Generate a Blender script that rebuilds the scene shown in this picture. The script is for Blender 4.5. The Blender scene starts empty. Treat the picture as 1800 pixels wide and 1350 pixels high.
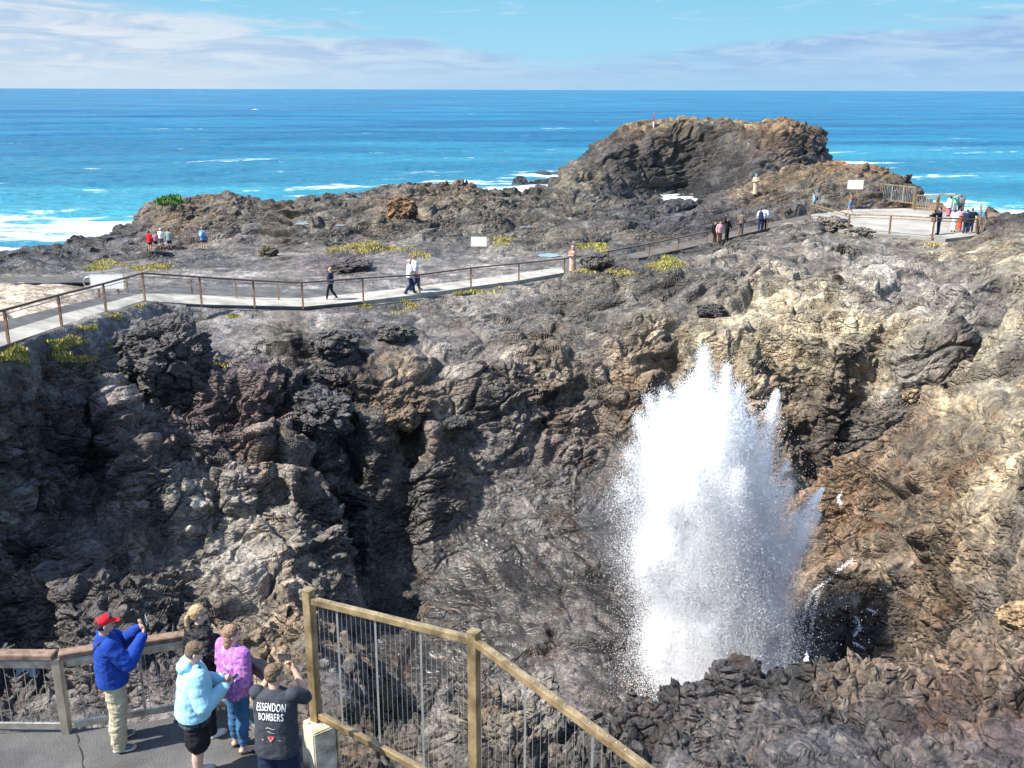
import bpy, bmesh, math, random
import numpy as np
from mathutils import Vector, Matrix, Euler
from mathutils.geometry import delaunay_2d_cdt
from mathutils.bvhtree import BVHTree
from concurrent.futures import ThreadPoolExecutor

scene = bpy.context.scene
C = scene.collection
R = math.radians
rng = np.random.default_rng(7)
random.seed(7)

# ------------------------------------------------------------------ camera
CAMZ, FPX, PITCH, ROLL = 18.0, 1740.0, R(16.58), R(0.16)   # heights above the sea; focal length in photo pixels
cam_d = bpy.data.cameras.new('camera'); cam = bpy.data.objects.new('camera', cam_d); C.objects.link(cam)
cam_d.sensor_width = 36; cam_d.lens = FPX / 1800 * 36; cam_d.clip_start = 0.1; cam_d.clip_end = 60000
CM = Matrix.Rotation(math.pi/2 - PITCH, 4, 'X') @ Matrix.Rotation(ROLL, 4, 'Z')
cam.matrix_world = Matrix.Translation((0, 0, CAMZ)) @ CM
scene.camera = cam

# ------------------------------------------------------------------ sky and sun
SUN_EL, SUN_AZ = R(50), R(-110)        # azimuth clockwise from +Y: the sun stands to the left, a little ahead
w = bpy.data.worlds.new('World'); scene.world = w; w.use_nodes = True
nt = w.node_tree; N = nt.nodes; L = nt.links
for n in list(N): N.remove(n)
def wn(t, **k):
    n = N.new(t)
    for a, b in k.items(): setattr(n, a, b)
    return n
sky = wn('ShaderNodeTexSky', sky_type='NISHITA', sun_disc=False, sun_elevation=SUN_EL, sun_rotation=SUN_AZ, altitude=10, air_density=1.0, dust_density=0.6, ozone_density=1.6)
tc = wn('ShaderNodeTexCoord'); sep = wn('ShaderNodeSeparateXYZ'); L.new(tc.outputs['Generated'], sep.inputs[0])
def wmath(op, a, b=None, c=None, clamp=False):
    n = wn('ShaderNodeMath', operation=op, use_clamp=clamp)
    for i, v in enumerate((a, b, c)):
        if v is None: continue
        if isinstance(v, (int, float)): n.inputs[i].default_value = v
        else: L.new(v, n.inputs[i])
    return n.outputs[0]
# low over the sea only the first few degrees of the sky show: haze at the horizon, banks of thin cloud above it
EXPO, SKY_S = 1.15, 0.135
K = 1/(SKY_S*2**EXPO)
def ramp(v, a, b, ca=(0,0,0,1), cb=(1,1,1,1), interp='EASE'):
    r = wn('ShaderNodeValToRGB'); L.new(v, r.inputs[0]); e = r.color_ramp.elements
    r.color_ramp.interpolation = interp
    e[0].position = a; e[0].color = ca; e[1].position = b; e[1].color = cb
    return r.outputs[0]
def wmix(f, a, b):
    n = wn('ShaderNodeMix', data_type='RGBA')
    L.new(f, n.inputs[0])
    for i, v in ((6, a), (7, b)):
        if isinstance(v, tuple): n.inputs[i].default_value = (*[c*K for c in v], 1)
        else: L.new(v, n.inputs[i])
    return n.outputs[2]
X_, Z_ = sep.outputs[0], sep.outputs[2]
comb = wn('ShaderNodeCombineXYZ'); L.new(wmath('MULTIPLY', X_, 5.0), comb.inputs[0]); L.new(wmath('MULTIPLY', Z_, 34.0), comb.inputs[1]); L.new(sep.outputs[1], comb.inputs[2])
def wnoise(scale, detail, rough, dist, off=0):
    mp = wn('ShaderNodeMapping'); L.new(comb.outputs[0], mp.inputs[0]); mp.inputs['Location'].default_value = (off, off*.7, 0)
    n = wn('ShaderNodeTexNoise'); L.new(mp.outputs[0], n.inputs['Vector'])
    n.inputs['Scale'].default_value = scale; n.inputs['Detail'].default_value = detail; n.inputs['Roughness'].default_value = rough; n.inputs['Distortion'].default_value = dist
    return n.outputs[0]
nA = wnoise(1.1, 8, .58, .7, 3.1); nB = wnoise(2.3, 9, .6, 1.0, 9.4); nC = wnoise(.5, 3, .5, .3, 5.0)
# upper edge of the banks: high on the left, lowest in the middle, rising again to the right
edge = wmath('ADD', wmath('MULTIPLY', wmath('ABSOLUTE', wmath('ADD', X_, -.06)), .085), .036)
edge = wmath('ADD', edge, wmath('MULTIPLY', wmath('ADD', nC, -.5), .07)); edge = wmath('ADD', edge, wmath('MULTIPLY', wmath('ADD', nA, -.5), .060))
gap = wmath('SUBTRACT', edge, Z_)
bank = ramp(gap, 0.0, .016)
leftw = ramp(wmath('ADD', X_, wmath('MULTIPLY_ADD', nC, .2, .4)), .0, .62, (1,1,1,1), (0,0,0,1))
blue = ramp(Z_, .0, .10, (*[c*K for c in (.42,.76,.93)], 1), (*[c*K for c in (.26,.62,.88)], 1), 'LINEAR')
lil = wmix(ramp(nB, .36, .66), (.33,.50,.80), (.50,.68,.90))
wht = wmix(ramp(nB, .36, .62), (.52,.66,.84), (.84,.87,.92))
cloudc = wmix(leftw, lil, wht)
lowc = wmix(wmath('MULTIPLY', bank, .9), blue, cloudc)
wisp = wmath('MULTIPLY', ramp(wnoise(1.7, 9, .62, 1.4, 17.0), .56, .74), .45)
lowc = wmix(wisp, lowc, (.75,.86,.95))
hz = ramp(Z_, .0, .045, (1,1,1,1), (0,0,0,1))
hzc = wmix(leftw, (.40,.64,.88), (.66,.78,.89))
lowc = wmix(wmath('MULTIPLY', hz, .85), lowc, hzc)
up = ramp(Z_, .12, .38)
fin = wmix(up, lowc, sky.outputs[0])
bg = wn('ShaderNodeBackground'); bg.inputs[1].default_value = SKY_S; L.new(fin, bg.inputs[0])
ow = wn('ShaderNodeOutputWorld'); L.new(bg.outputs[0], ow.inputs[0])

sd = bpy.data.lights.new('sun', 'SUN'); sd.energy = 4.8; sd.angle = R(0.55); sd.color = (1.0, 0.95, 0.87)
sun = bpy.data.objects.new('sun', sd); C.objects.link(sun)
tosun = Vector((math.sin(SUN_AZ)*math.cos(SUN_EL), math.cos(SUN_AZ)*math.cos(SUN_EL), math.sin(SUN_EL)))
sun.rotation_euler = tosun.to_track_quat('Z', 'Y').to_euler(); sun.location = (0, 0, 60)

scene.view_settings.view_transform = 'Standard'; scene.view_settings.look = 'None'
scene.view_settings.exposure = EXPO; scene.view_settings.gamma = 1
scene.cycles.max_bounces = 16; scene.cycles.diffuse_bounces = 10; scene.cycles.transmission_bounces = 10
scene.cycles.sample_clamp_indirect = 6

# ------------------------------------------------------------------ pixel -> place
def ray(px, py):
    return (CM.to_3x3() @ Vector(((px-900)/FPX, (675-py)/FPX, -1))).normalized()
def at(px, py, z):
    """where the sight line through a photo pixel meets the level z"""
    d = ray(px, py); t = (z - CAMZ) / d.z
    return Vector((d.x*t, d.y*t, z))
def atY(px, py, Y):
    d = ray(px, py); t = Y / d.y
    return Vector((d.x*t, Y, CAMZ + d.z*t))
def xof(px, Y, z):
    return (px-900)/FPX * (Y*math.cos(PITCH) + (CAMZ-z)*math.sin(PITCH))

# ------------------------------------------------------------------ scene helpers
def tag(o, label=None, cat=None, group=None, kind=None):
    if label: o['label'] = label
    if cat: o['category'] = cat
    if group: o['group'] = group
    if kind: o['kind'] = kind
    return o
def link(o, parent=None):
    C.objects.link(o)
    if parent is not None: o.parent = parent
    return o
def empty(name, loc=(0,0,0), rz=0):
    o = bpy.data.objects.new(name, None); o.location = loc; o.rotation_euler = (0, 0, rz); o.empty_display_size = 0.2
    return link(o)
def mesh_np(name, V, F, mat=None, parent=None, smooth=False, cols=None):
    """V (n,3) float, F (m,k) int: quick mesh object"""
    me = bpy.data.meshes.new(name); V = np.asarray(V, np.float32); F = np.asarray(F, np.int32)
    me.vertices.add(len(V)); me.vertices.foreach_set('co', V.ravel())
    k = F.shape[1]; me.loops.add(F.size); me.loops.foreach_set('vertex_index', F.ravel())
    me.polygons.add(len(F)); me.polygons.foreach_set('loop_start', np.arange(0, F.size, k, dtype=np.int32))
    me.polygons.foreach_set('loop_total', np.full(len(F), k, np.int32))
    me.polygons.foreach_set('use_smooth', np.full(len(F), smooth))
    me.update(calc_edges=True)
    if cols:
        for nm, arr in cols.items():
            a = me.attributes.new(nm, 'FLOAT_COLOR', 'POINT'); a.data.foreach_set('color', np.asarray(arr, np.float32).ravel())
    if mat: me.materials.append(mat)
    return link(bpy.data.objects.new(name, me), parent)

# ------------------------------------------------------------------ noise in numpy
def _hash(ix, iy, iz, seed):
    h = (ix.astype(np.uint32)*np.uint32(374761393) + iy.astype(np.uint32)*np.uint32(668265263)
         + iz.astype(np.uint32)*np.uint32(2147483647 & 0x7feb352d) + np.uint32((seed*144269504) & 0xffffffff))
    h ^= h >> np.uint32(13); h *= np.uint32(1274126177); h ^= h >> np.uint32(16); h *= np.uint32(0x85ebca6b); h ^= h >> np.uint32(15)
    return h
def _perlin(P, seed):
    I = np.floor(P).astype(np.int32); f = (P - I).astype(np.float32); u = f*f*f*(f*(f*6-15)+10)
    out = np.zeros(len(P), np.float32)
    for a in (0, 1):
        wa = u[:,0] if a else 1-u[:,0]
        for b in (0, 1):
            wb = wa*(u[:,1] if b else 1-u[:,1])
            for c in (0, 1):
                h = _hash(I[:,0]+a, I[:,1]+b, I[:,2]+c, seed)
                gx = ((h & np.uint32(1023)).astype(np.float32)/511.5-1); gy = (((h >> np.uint32(10)) & np.uint32(1023)).astype(np.float32)/511.5-1)
                gz = (((h >> np.uint32(20)) & np.uint32(1023)).astype(np.float32)/511.5-1)
                out += wb*(u[:,2] if c else 1-u[:,2])*(gx*(f[:,0]-a)+gy*(f[:,1]-b)+gz*(f[:,2]-c))
    return out*1.6
def _worley(P, seed):
    I = np.floor(P).astype(np.int32); f = (P - I).astype(np.float32)
    d1 = np.full(len(P), 9, np.float32); d2 = d1.copy(); tl_ = np.zeros(len(P), np.float32); idv = np.zeros(len(P), np.float32)
    for a in (-1,0,1):
        for b in (-1,0,1):
            for c in (-1,0,1):
                h = _hash(I[:,0]+a, I[:,1]+b, I[:,2]+c, seed)
                qx = (h & np.uint32(1023)).astype(np.float32)/1023+a-f[:,0]; qy = ((h >> np.uint32(10)) & np.uint32(1023)).astype(np.float32)/1023+b-f[:,1]
                qz = ((h >> np.uint32(20)) & np.uint32(1023)).astype(np.float32)/1023+c-f[:,2]
                d = qx*qx+qy*qy+qz*qz
                m = d < d1
                d2 = np.where(m, d1, np.minimum(d2, d)); r1 = ((h >> np.uint32(5)) & np.uint32(255)).astype(np.float32)/127.5-1; r2 = ((h >> np.uint32(13)) & np.uint32(255)).astype(np.float32)/127.5-1; r3 = ((h >> np.uint32(21)) & np.uint32(255)).astype(np.float32)/127.5-1
                tl_ = np.where(m, qx*r1+qy*r2+qz*r3, tl_); idv = np.where(m, (h >> np.uint32(3) & np.uint32(4095)).astype(np.float32)/4095, idv); d1 = np.where(m, d, d1)
    return np.stack([np.sqrt(d1), np.sqrt(d2), idv, tl_], 1)
def _par(fn, P, seed):
    P = np.ascontiguousarray(P, np.float32); n = len(P); ch = 60000
    with ThreadPoolExecutor(4) as ex:
        res = list(ex.map(lambda i: fn(P[i:i+ch], seed), range(0, n, ch)))
    return np.concatenate(res)
def _turn(P, scale, seed):
    q = np.random.default_rng(seed).normal(size=4); q /= np.linalg.norm(q); w_, x, y, z = q
    M = np.array([[1-2*(y*y+z*z), 2*(x*y-z*w_), 2*(x*z+y*w_)], [2*(x*y+z*w_), 1-2*(x*x+z*z), 2*(y*z-x*w_)], [2*(x*z-y*w_), 2*(y*z+x*w_), 1-2*(x*x+y*y)]], np.float32)
    return (np.asarray(P, np.float32)/scale) @ M.T + np.float32(seed*.37 % 5)
def perlin(P, scale=1.0, seed=0): return _par(_perlin, _turn(P, scale, seed), seed)
def worley(P, scale=1.0, seed=0): return _par(_worley, _turn(P, scale, seed), seed)
def fbm(P, scale, octs=4, seed=0, gain=0.5):
    o = 0; a = 1
    for i in range(octs): o = o + a*perlin(P, scale/2**i, seed+i*17); a *= gain
    return o
def sstep(a, b, x):
    t = np.clip((x-a)/(b-a), 0, 1); return t*t*(3-2*t)

# ------------------------------------------------------------------ materials
def mat_nodes(name):
    m = bpy.data.materials.new(name); m.use_nodes = True
    return m, m.node_tree.nodes, m.node_tree.links, m.node_tree.nodes['Principled BSDF']
_mc = {}
def mat(name, col, rough=0.7, metal=0.0, var=0.15, scale=8.0, bump=0.15, bscale=60.0, spec=0.5, sheen=0.0, col2=None, bdist=0.01):
    """plain painted / cloth / metal surface with procedural tone variation and fine bump"""
    if name in _mc: return _mc[name]
    m, nd, lk, p = mat_nodes(name)
    t = nd.new('ShaderNodeTexCoord'); n1 = nd.new('ShaderNodeTexNoise'); lk.new(t.outputs['Object'], n1.inputs['Vector'])
    n1.inputs['Scale'].default_value = scale; n1.inputs['Detail'].default_value = 6; n1.inputs['Roughness'].default_value = 0.6
    r = nd.new('ShaderNodeValToRGB'); lk.new(n1.outputs[0], r.inputs[0]); e = r.color_ramp.elements
    c2 = col2 or col
    e[0].position = 0.34; e[1].position = 0.66
    e[0].color = (*[c*(1-var) for c in col], 1); e[1].color = (*[min(1, c*(1+var)) for c in c2], 1)
    lk.new(r.outputs[0], p.inputs['Base Color'])
    n2 = nd.new('ShaderNodeTexNoise'); lk.new(t.outputs['Object'], n2.inputs['Vector']); n2.inputs['Scale'].default_value = bscale; n2.inputs['Detail'].default_value = 5
    b = nd.new('ShaderNodeBump'); b.inputs['Strength'].default_value = bump; b.inputs['Distance'].default_value = bdist
    lk.new(n2.outputs[0], b.inputs['Height']); lk.new(b.outputs[0], p.inputs['Normal'])
    p.inputs['Roughness'].default_value = rough; p.inputs['Metallic'].default_value = metal; p.inputs['Specular IOR Level'].default_value = spec
    if sheen: p.inputs['Sheen Weight'].default_value = sheen
    _mc[name] = m
    return m
# ================================================================== THE ROCK GROUND
# control points: picture column, picture row (or forward distance), height above the sea, ruggedness, rock colour
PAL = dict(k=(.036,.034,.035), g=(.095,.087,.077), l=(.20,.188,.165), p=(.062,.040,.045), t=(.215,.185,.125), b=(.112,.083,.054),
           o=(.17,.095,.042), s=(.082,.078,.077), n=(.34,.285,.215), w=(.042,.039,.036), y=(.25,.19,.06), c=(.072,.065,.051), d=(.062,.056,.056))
CP = []
def P(px, py, z, amp=1.0, col='g'):
    v = at(px, py, z); CP.append((v.x, v.y, z, amp, col))
def D(px, Y, z, amp=1.0, col='g'):
    CP.append((xof(px, Y, z), Y, z, amp, col))
def XY(x, y, z, amp=1.0, col='g'): CP.append((x, y, z, amp, col))

# --- near field, left: lookout apron and the foot of its wall
for x in (-9, -3, 0, 3, 8): XY(x*0.6, 3.0, 10.2, 0.05, 's')
for x in (-20, -12, -7): XY(x, 7.5, 10.2, .05, 's'); 
for x in (-22, -14, -8.5, -5.5, -3.2): XY(x, 10.9, 10.15, .1, 's')
for px, z in ((-500,5.5),(-200,4.5),(0,4.2),(200,4.0),(400,4.4),(520,5.0)): D(px, 13.2, z+1.6, .5, 'k'); D(px, 15.0, z, .8, 'k')
# --- left amphitheatre of dark lava
for py_, a_, row in ((1230, 0.9, '-500:4.2d -250:4d -60:3.2d 100:3.0d 300:3.2d 450:3.5b'),
    (1120, 1.0, '-500:5d -200:4.6d -20:3.8d 140:4.1d 300:3.2d 420:3.6b 500:3.4b'),
    (1040, 1.0, '-500:5.5d -200:5.2d 0:4.5d 90:4.5d 180:4.8d 240:3.9g 330:3.4g 450:3.6g 530:3.4b'),
    (960, 0.95, '-400:5.8d -100:5.5d 40:5.0d 120:4.8d 200:4.7d 300:4.4g 420:3.9l 545:3.8g'),
    (885, 0.9, '-400:6.4d -100:6.2d 30:5.9d 110:5.3d 170:5.2d 230:5.5g 330:5.2l 430:4.9g 520:4.7l 565:4.5g'),
    (815, 1.0, '-400:7.2d -60:6.9g 40:6.7g 120:5.8d 180:6.0p 260:6.4g 360:5.9g 450:5.7b 530:5.6b 570:5.3d'),
    (745, 1.1, '-400:8.3d -60:8.1g 20:7.9d 110:7.5d 200:7.3p 290:7.0p 400:6.7p 500:6.4p 590:6.0d 640:5.6d 690:5.2b'),
    (690, 1.1, '-400:9.2d -60:9.1g 30:8.8d 130:8.4p 240:7.8l 310:7.6p 400:7.5p 480:7.4p 560:7.1d 640:6.9d 735:6.4b'),
    (648, 0.9, '-400:10.1s -60:9.9s 30:9.6s 140:9.0g 250:8.1l 330:7.7l 420:7.6s 500:7.6g 600:7.5d 690:7.2b')):
    for e_ in row.split():
        q_, v_ = e_.split(':'); P(int(q_), py_, float(v_[:-1]), a_, v_[-1])
P(30,1185,2.0,.4,'l'); P(505,860,4.8,.5,'l'); P(455,880,4.7,.5,'b'); P(745,725,5.9,.8,'b'); P(720,665,7.0,.8,'b')
# knoll beside the path
for px,py,z in ((290,545,9.9),(275,585,9.0),(330,560,9.2),(245,560,9.2)): P(px,py,z,.8,'k')
P(225,605,8.8,.6,'k'); P(350,605,7.8,.6,'k'); P(290,625,8.0,.7,'k'); P(365,570,7.9,.2,'s'); D(300,41.2,8.2,.3,'s')
for px,py,z,a,c in ((-300,700,10.4,.3,'s'),(60,614,10.0,.2,'s'),(0,634,10.2,.2,'s'),(150,582,9.5,.2,'s'),(215,570,9.0,.3,'s'),(420,575,7.8,.25,'s'),(480,590,7.7,.4,'g'),(560,580,7.6,.5,'g'),
                    (640,565,7.6,.3,'s'),(600,600,7.8,.9,'k'),(690,585,7.7,.9,'k'),(460,552,7.9,.1,'s'),(560,552,7.7,.1,'s'),(660,545,7.6,.2,'s')): P(px,py,z,a,c)
# --- spur face down to the dark recess, then the pit
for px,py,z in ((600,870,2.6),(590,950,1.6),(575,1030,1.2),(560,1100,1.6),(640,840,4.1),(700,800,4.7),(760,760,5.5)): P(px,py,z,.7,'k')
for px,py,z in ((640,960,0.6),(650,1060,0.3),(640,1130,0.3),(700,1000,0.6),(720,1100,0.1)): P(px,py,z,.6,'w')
# --- back slab of the bowl
for px,z,c in ((760,7.1,'g'),(860,7.1,'g'),(960,7.0,'b'),(1080,7.0,'b'),(1180,7.0,'b')): P(px, 640, z, .8, c)
for px,z,c in ((790,6.0,'g'),(880,5.9,'g'),(980,5.6,'b'),(1080,5.4,'b'),(1180,5.0,'b'),(1290,5.5,'b'),(1370,5.5,'b')): P(px, 700, z, .8, c)
for px,z,c in ((800,4.1,'b'),(870,3.9,'d'),(960,3.6,'d'),(1060,3.3,'d'),(1180,3.0,'d'),(1300,2.9,'b'),(1380,3.2,'b')): P(px, 800, z, .45, c)
for px,z,c in ((730,2.0,'w'),(850,2.3,'w'),(980,2.1,'w'),(1100,1.8,'w'),(1250,1.6,'b'),(1400,2.2,'b')): P(px, 900, z, .38, c)
for px,z,c in ((760,1.0,'w'),(880,1.1,'w'),(1020,1.0,'w'),(1150,.6,'w'),(1300,.4,'w'),(1430,1.4,'b')): P(px, 1000, z, .38, c)
for px,z,c in ((760,.3,'w'),(900,.4,'w'),(1040,.4,'d'),(1150,.0,'w'),(1300,-.2,'w'),(1420,.6,'w')): P(px, 1120, z, .4, c)
for px,z,c in ((720,.6,'w'),(900,.3,'w'),(1050,.3,'d'),(1150,-.2,'w'),(1260,-.4,'w'),(1400,.2,'w')): P(px, 1200, z, .5, c)
# --- plateau right of the path, up to the rim
for px,py,z,a,c in ((740,540,7.5,.5,'g'),(830,525,7.6,.6,'g'),(920,510,7.7,.5,'g'),(1000,500,7.7,.7,'c'),(1100,490,8.2,.8,'c'),
    (760,590,7.3,.6,'s'),(860,570,7.4,.5,'g'),(900,530,7.5,.35,'s'),(980,560,7.5,.75,'c'),(1100,560,7.5,.8,'g'),(930,590,7.3,.7,'c'),(1100,610,7.1,.9,'b'),(1000,610,7.1,.7,'g'),
    (1200,560,7.8,.8,'t'),(1200,620,7.1,.9,'t'),(1300,560,7.8,.8,'t'),(1320,625,7.3,1.,'t'),(1230,460,8.9,.9,'c'),(1160,474,8.5,.9,'c'),(1290,434,9.1,.8,'c'),(1230,520,8.0,.8,'g'),
    (1340,470,8.5,.9,'g'),(1340,520,8.1,.8,'t'),(1450,470,8.3,.8,'g'),(1450,530,8.0,.9,'t'),(1450,590,7.6,1.,'t'),(1470,640,7.1,1.,'b'),
    (1560,470,8.4,.9,'l'),(1560,520,8.2,1.,'l'),(1560,580,7.8,1.,'t'),(1600,612,7.9,.8,'c'),(1660,470,8.5,1.,'g'),(1650,540,8.2,1.,'l'),(1690,560,9.0,.8,'c'),
    (1380,430,8.9,.9,'g'),(1440,440,8.6,.8,'g'),(1560,440,8.2,.5,'g'),(1630,432,8.0,.3,'g'),(1700,440,8.5,.6,'t'),(1760,450,9.0,.8,'t'),(1760,490,9.0,.8,'g'),(1850,470,9.8,.9,'t'),(2100,470,10.5,.9,'t'),(2400,600,11,.9,'t'),
    (1390,405,9.1,.7,'g'),(1440,412,9.0,.7,'g'),(1460,425,8.6,.6,'g'),(1540,428,8.3,.5,'g'),(1345,420,8.6,.6,'g'),(1280,440,8.4,.7,'g'),(1340,445,8.7,.8,'g')): P(px,py,z,a,c)
# wall below the rim, crevice and the right-hand slab
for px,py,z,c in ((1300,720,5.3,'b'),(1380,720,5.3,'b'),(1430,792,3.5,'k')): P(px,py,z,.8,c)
for px,Y,z,c in ((1320,39.5,4.4,'b'),(1400,39.2,4.0,'b'),(1470,39.1,3.8,'k'),(1530,38.8,4.2,'k'),(1600,38.2,5.0,'k'),(1650,38.6,5.6,'k'),(1700,38.9,6.0,'k'),(1760,41.6,7.0,'k'),(1830,43.0,7.6,'k')): D(px,Y,z,.5,c)  # charcoal wall points, like the dull rim above, paint in the overhang's shade
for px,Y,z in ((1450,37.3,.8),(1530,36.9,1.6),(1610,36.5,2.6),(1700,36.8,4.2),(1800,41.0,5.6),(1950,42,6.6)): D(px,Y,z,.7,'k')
for px,py,z,c in ((1800,532,9.9,'t'),(1740,592,9.0,'t'),(1700,640,8.4,'t'),(1640,688,7.5,'b'),(1590,722,6.8,'b'),(1520,775,5.7,'b'),(1432,832,4.5,'o'),(1950,500,11.0,'t'),(2200,520,11.6,'t')): P(px,py,z,.65,c)
for px,py,z,a,c in ((1800,620,9.3,.8,'g'),(1800,700,8.8,.6,'t'),(1720,730,7.8,.5,'t'),(1640,775,6.7,.6,'b'),(1560,820,5.4,.65,'b'),(1480,880,3.8,.9,'o'),(1800,790,8.5,.5,'t'),(1700,805,7.2,.5,'b'),(1650,860,6.0,.9,'b'),(1560,900,4.2,.8,'b'),
    (1460,960,2.2,.8,'k'),(1540,1000,2.6,.9,'b'),(1640,980,4.4,1.,'b'),(1800,880,8.0,.9,'g'),(1750,950,6.5,1.,'b'),(1700,1050,4.6,1.,'b'),(1800,1020,7.0,1.,'b'),
    (1450,1060,1.0,.8,'w'),(1540,1090,1.6,.9,'c'),(1620,1110,2.6,1.,'b'),(1450,1150,.6,.8,'w'),(1560,1160,1.0,.8,'k'),(1700,1110,4.2,1.,'k'),
    (2100,700,10,.8,'t'),(2100,900,9,.8,'t'),(2500,900,11,.8,'t'),(2000,1050,8.4,.9,'b')): P(px,py,z,a,c)
# --- near outcrops that hide the foot of the spray
for px,py,z,c in ((1030,1300,6.0,'g'),(1100,1243,6.0,'k'),(1180,1205,6.1,'k'),(1235,1198,6.4,'k'),(1275,1160,6.9,'k'),(1325,1190,6.5,'k'),(1400,1188,6.6,'k'),(1500,1184,6.9,'b'),(1600,1174,7.2,'b'),(1690,1148,7.8,'b'),(1740,1112,8.4,'b'),(1800,1090,8.8,'b'),(1950,1080,9.2,'b')): P(px,py,z,1.,c)
for px,Y,z in ((950,19.5,1.5),(1030,18.4,1.8),(1100,20.0,.8),(1200,20.8,.4),(1300,21.0,.3),(1400,20.6,.3),(1500,20.2,.8),(1600,20.0,1.8),(1700,19.8,3.6)): D(px,Y,z,.7,'k')
for px,py,z,c in ((1060,1345,6.6,'k'),(1150,1290,6.6,'k'),(1270,1270,6.9,'d'),(1400,1260,7.1,'k'),(1520,1260,7.3,'d'),(1650,1250,7.7,'p'),(1760,1190,8.4,'b'),(1800,1250,8.3,'p')): P(px,py,z,1.,c)
for px,z in ((1050,7.3),(1200,7.4),(1400,7.6),(1600,8.0),(1800,8.5),(2100,9)): P(px,1370,z,.9,'k')
for px,z in ((900,8.2),(1100,8.2),(1400,8.4),(1800,8.8),(2300,9.3)): P(px,1600,z,.7,'k')
for px,py,z,c in ((995,1205,5.4,'b'),(930,1208,6.2,'g'),(870,1212,6.5,'g'),(800,1232,6.1,'g'),(750,1262,5.9,'g'),(700,1290,5.6,'g'),(960,1260,6.4,'g'),(880,1270,6.9,'b'),(800,1300,6.6,'g'),(700,1340,6.4,'g'),
    (1000,1320,6.7,'g'),(900,1345,7.3,'g'),(800,1380,7.2,'g'),(640,1300,5.6,'k'),(590,1230,4.8,'k'),(650,1235,4.0,'k'),(560,1160,4.2,'k'),(600,1300,6.4,'b')): P(px,py,z,.95,c)
for px,Y,z in ((870,19.6,1.0),(780,19.0,1.2),(720,19.5,1.0),(660,21.,1.0)): D(px,Y,z,.5,'w')
for x,y,z in ((-2.6,12.0,7.6),(-1.2,12.2,7.2),(0,11.5,7.6),(1.2,11,7.8),(-3,13.4,5.6),(2.5,8,8.6),(-1.2,9.2,9.2),(0.5,7.2,9.4)): XY(x,y,z,.7,'g')
# --- beyond the path: sand flat, then lava flats to the shore
for px,py,z,a,c in ((-500,560,11,.1,'n'),(-300,520,10,.1,'n'),(0,535,9.9,.15,'n'),(60,520,9.5,.2,'n'),(0,500,8.9,.2,'n'),(110,505,8.9,.15,'n'),(170,515,8.7,.08,'s'),(250,500,8.2,.05,'s'),
    (350,500,7.9,.05,'s'),(450,505,7.8,.05,'s'),(550,490,7.6,.1,'s'),(650,490,7.6,.12,'s'),(740,480,7.5,.15,'s'),(830,475,7.4,.15,'s'),(900,465,7.4,.2,'s'),(960,455,7.4,.3,'s'),
    (0,485,8.3,.1,'s'),(100,488,8.2,.1,'s'),(200,478,7.6,.2,'s'),(300,478,7.4,.4,'g'),(400,475,7.3,.3,'s'),(500,470,7.4,.2,'s'),(580,470,7.4,.3,'p'),(640,462,7.4,.3,'s'),(700,455,7.2,.2,'s'),(800,450,7.2,.3,'s'),(880,448,7.3,.4,'l'),
    (-500,480,8,.8,'k'),(-200,470,7.4,.8,'k'),(0,470,7.2,.9,'k'),(50,455,7.5,1.,'k'),(90,452,7.3,.9,'k'),(130,472,6.8,.8,'k'),(200,458,6.5,.5,'g'),(280,442,6.1,.5,'g'),(360,438,6.2,.5,'g'),(340,455,6.6,.7,'k'),(260,452,6.5,.9,'k'),(400,462,6.6,.7,'k'),(430,445,6.4,.2,'s'),(500,450,6.7,.3,'s'),(560,455,7.4,.6,'p'),(620,450,7.0,.5,'p'),
    (600,436,6.8,.5,'g'),(680,432,6.9,.7,'g'),(760,425,7.0,.8,'c'),(860,425,7.0,.8,'c'),(960,425,7.1,.8,'c'),(1050,430,7.3,.7,'c'),(1100,440,7.6,.8,'k'),(1180,450,7.9,.9,'k'),(1150,420,7.4,.8,'c')): P(px,py,z,a,c)
for px,py,z,c in ((60,440,5.6,'k'),(0,444,5.2,'k'),(-200,445,5.0,'k'),(-500,450,5,'k'),(120,430,5.6,'k'),(180,414,6.1,'k'),(230,388,7.0,'k'),(262,352,8.4,'b'),(300,344,8.7,'b'),(400,340,8.7,'c'),(430,352,8.0,'c'),(480,354,7.8,'c'),(560,347,7.8,'c'),(620,337,8.0,'c'),(700,324,8.3,'c'),(760,327,8.0,'b'),(820,325,7.8,'b'),(860,328,7.4,'c'),(930,338,6.4,'c'),(1000,345,5.6,'c'),(1090,352,5.2,'c'),(1180,358,5.4,'k'),(1230,352,6.4,'k'),(1290,335,8.0,'c')): P(px,py,z,.9,c)
for px,py,z,c in ((180,440,5.9,'k'),(240,420,6.2,'k'),(300,400,6.9,'b'),(350,370,7.8,'b'),(300,365,8.0,'b'),(420,390,7.2,'c'),(500,385,7.2,'c'),(600,380,7.3,'c'),(700,365,7.8,'b'),(710,385,7.0,'b'),(800,380,7.2,'c'),(900,380,6.8,'c'),(1000,385,6.6,'c'),(1100,385,6.6,'k'),(1200,380,7.0,'k'),
    (420,415,6.7,'k'),(520,415,6.6,'g'),(640,405,6.8,'c'),(740,400,6.9,'c'),(860,400,6.8,'c'),(980,405,6.9,'c'),(1100,410,7.2,'c'),(1190,400,7.6,'k'),(1240,410,8.0,'k'),(1290,400,8.3,'k'),(1350,385,8.7,'c'),(1290,365,8.4,'k'),(1250,375,7.8,'k')): P(px,py,z,1.,c)
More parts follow.
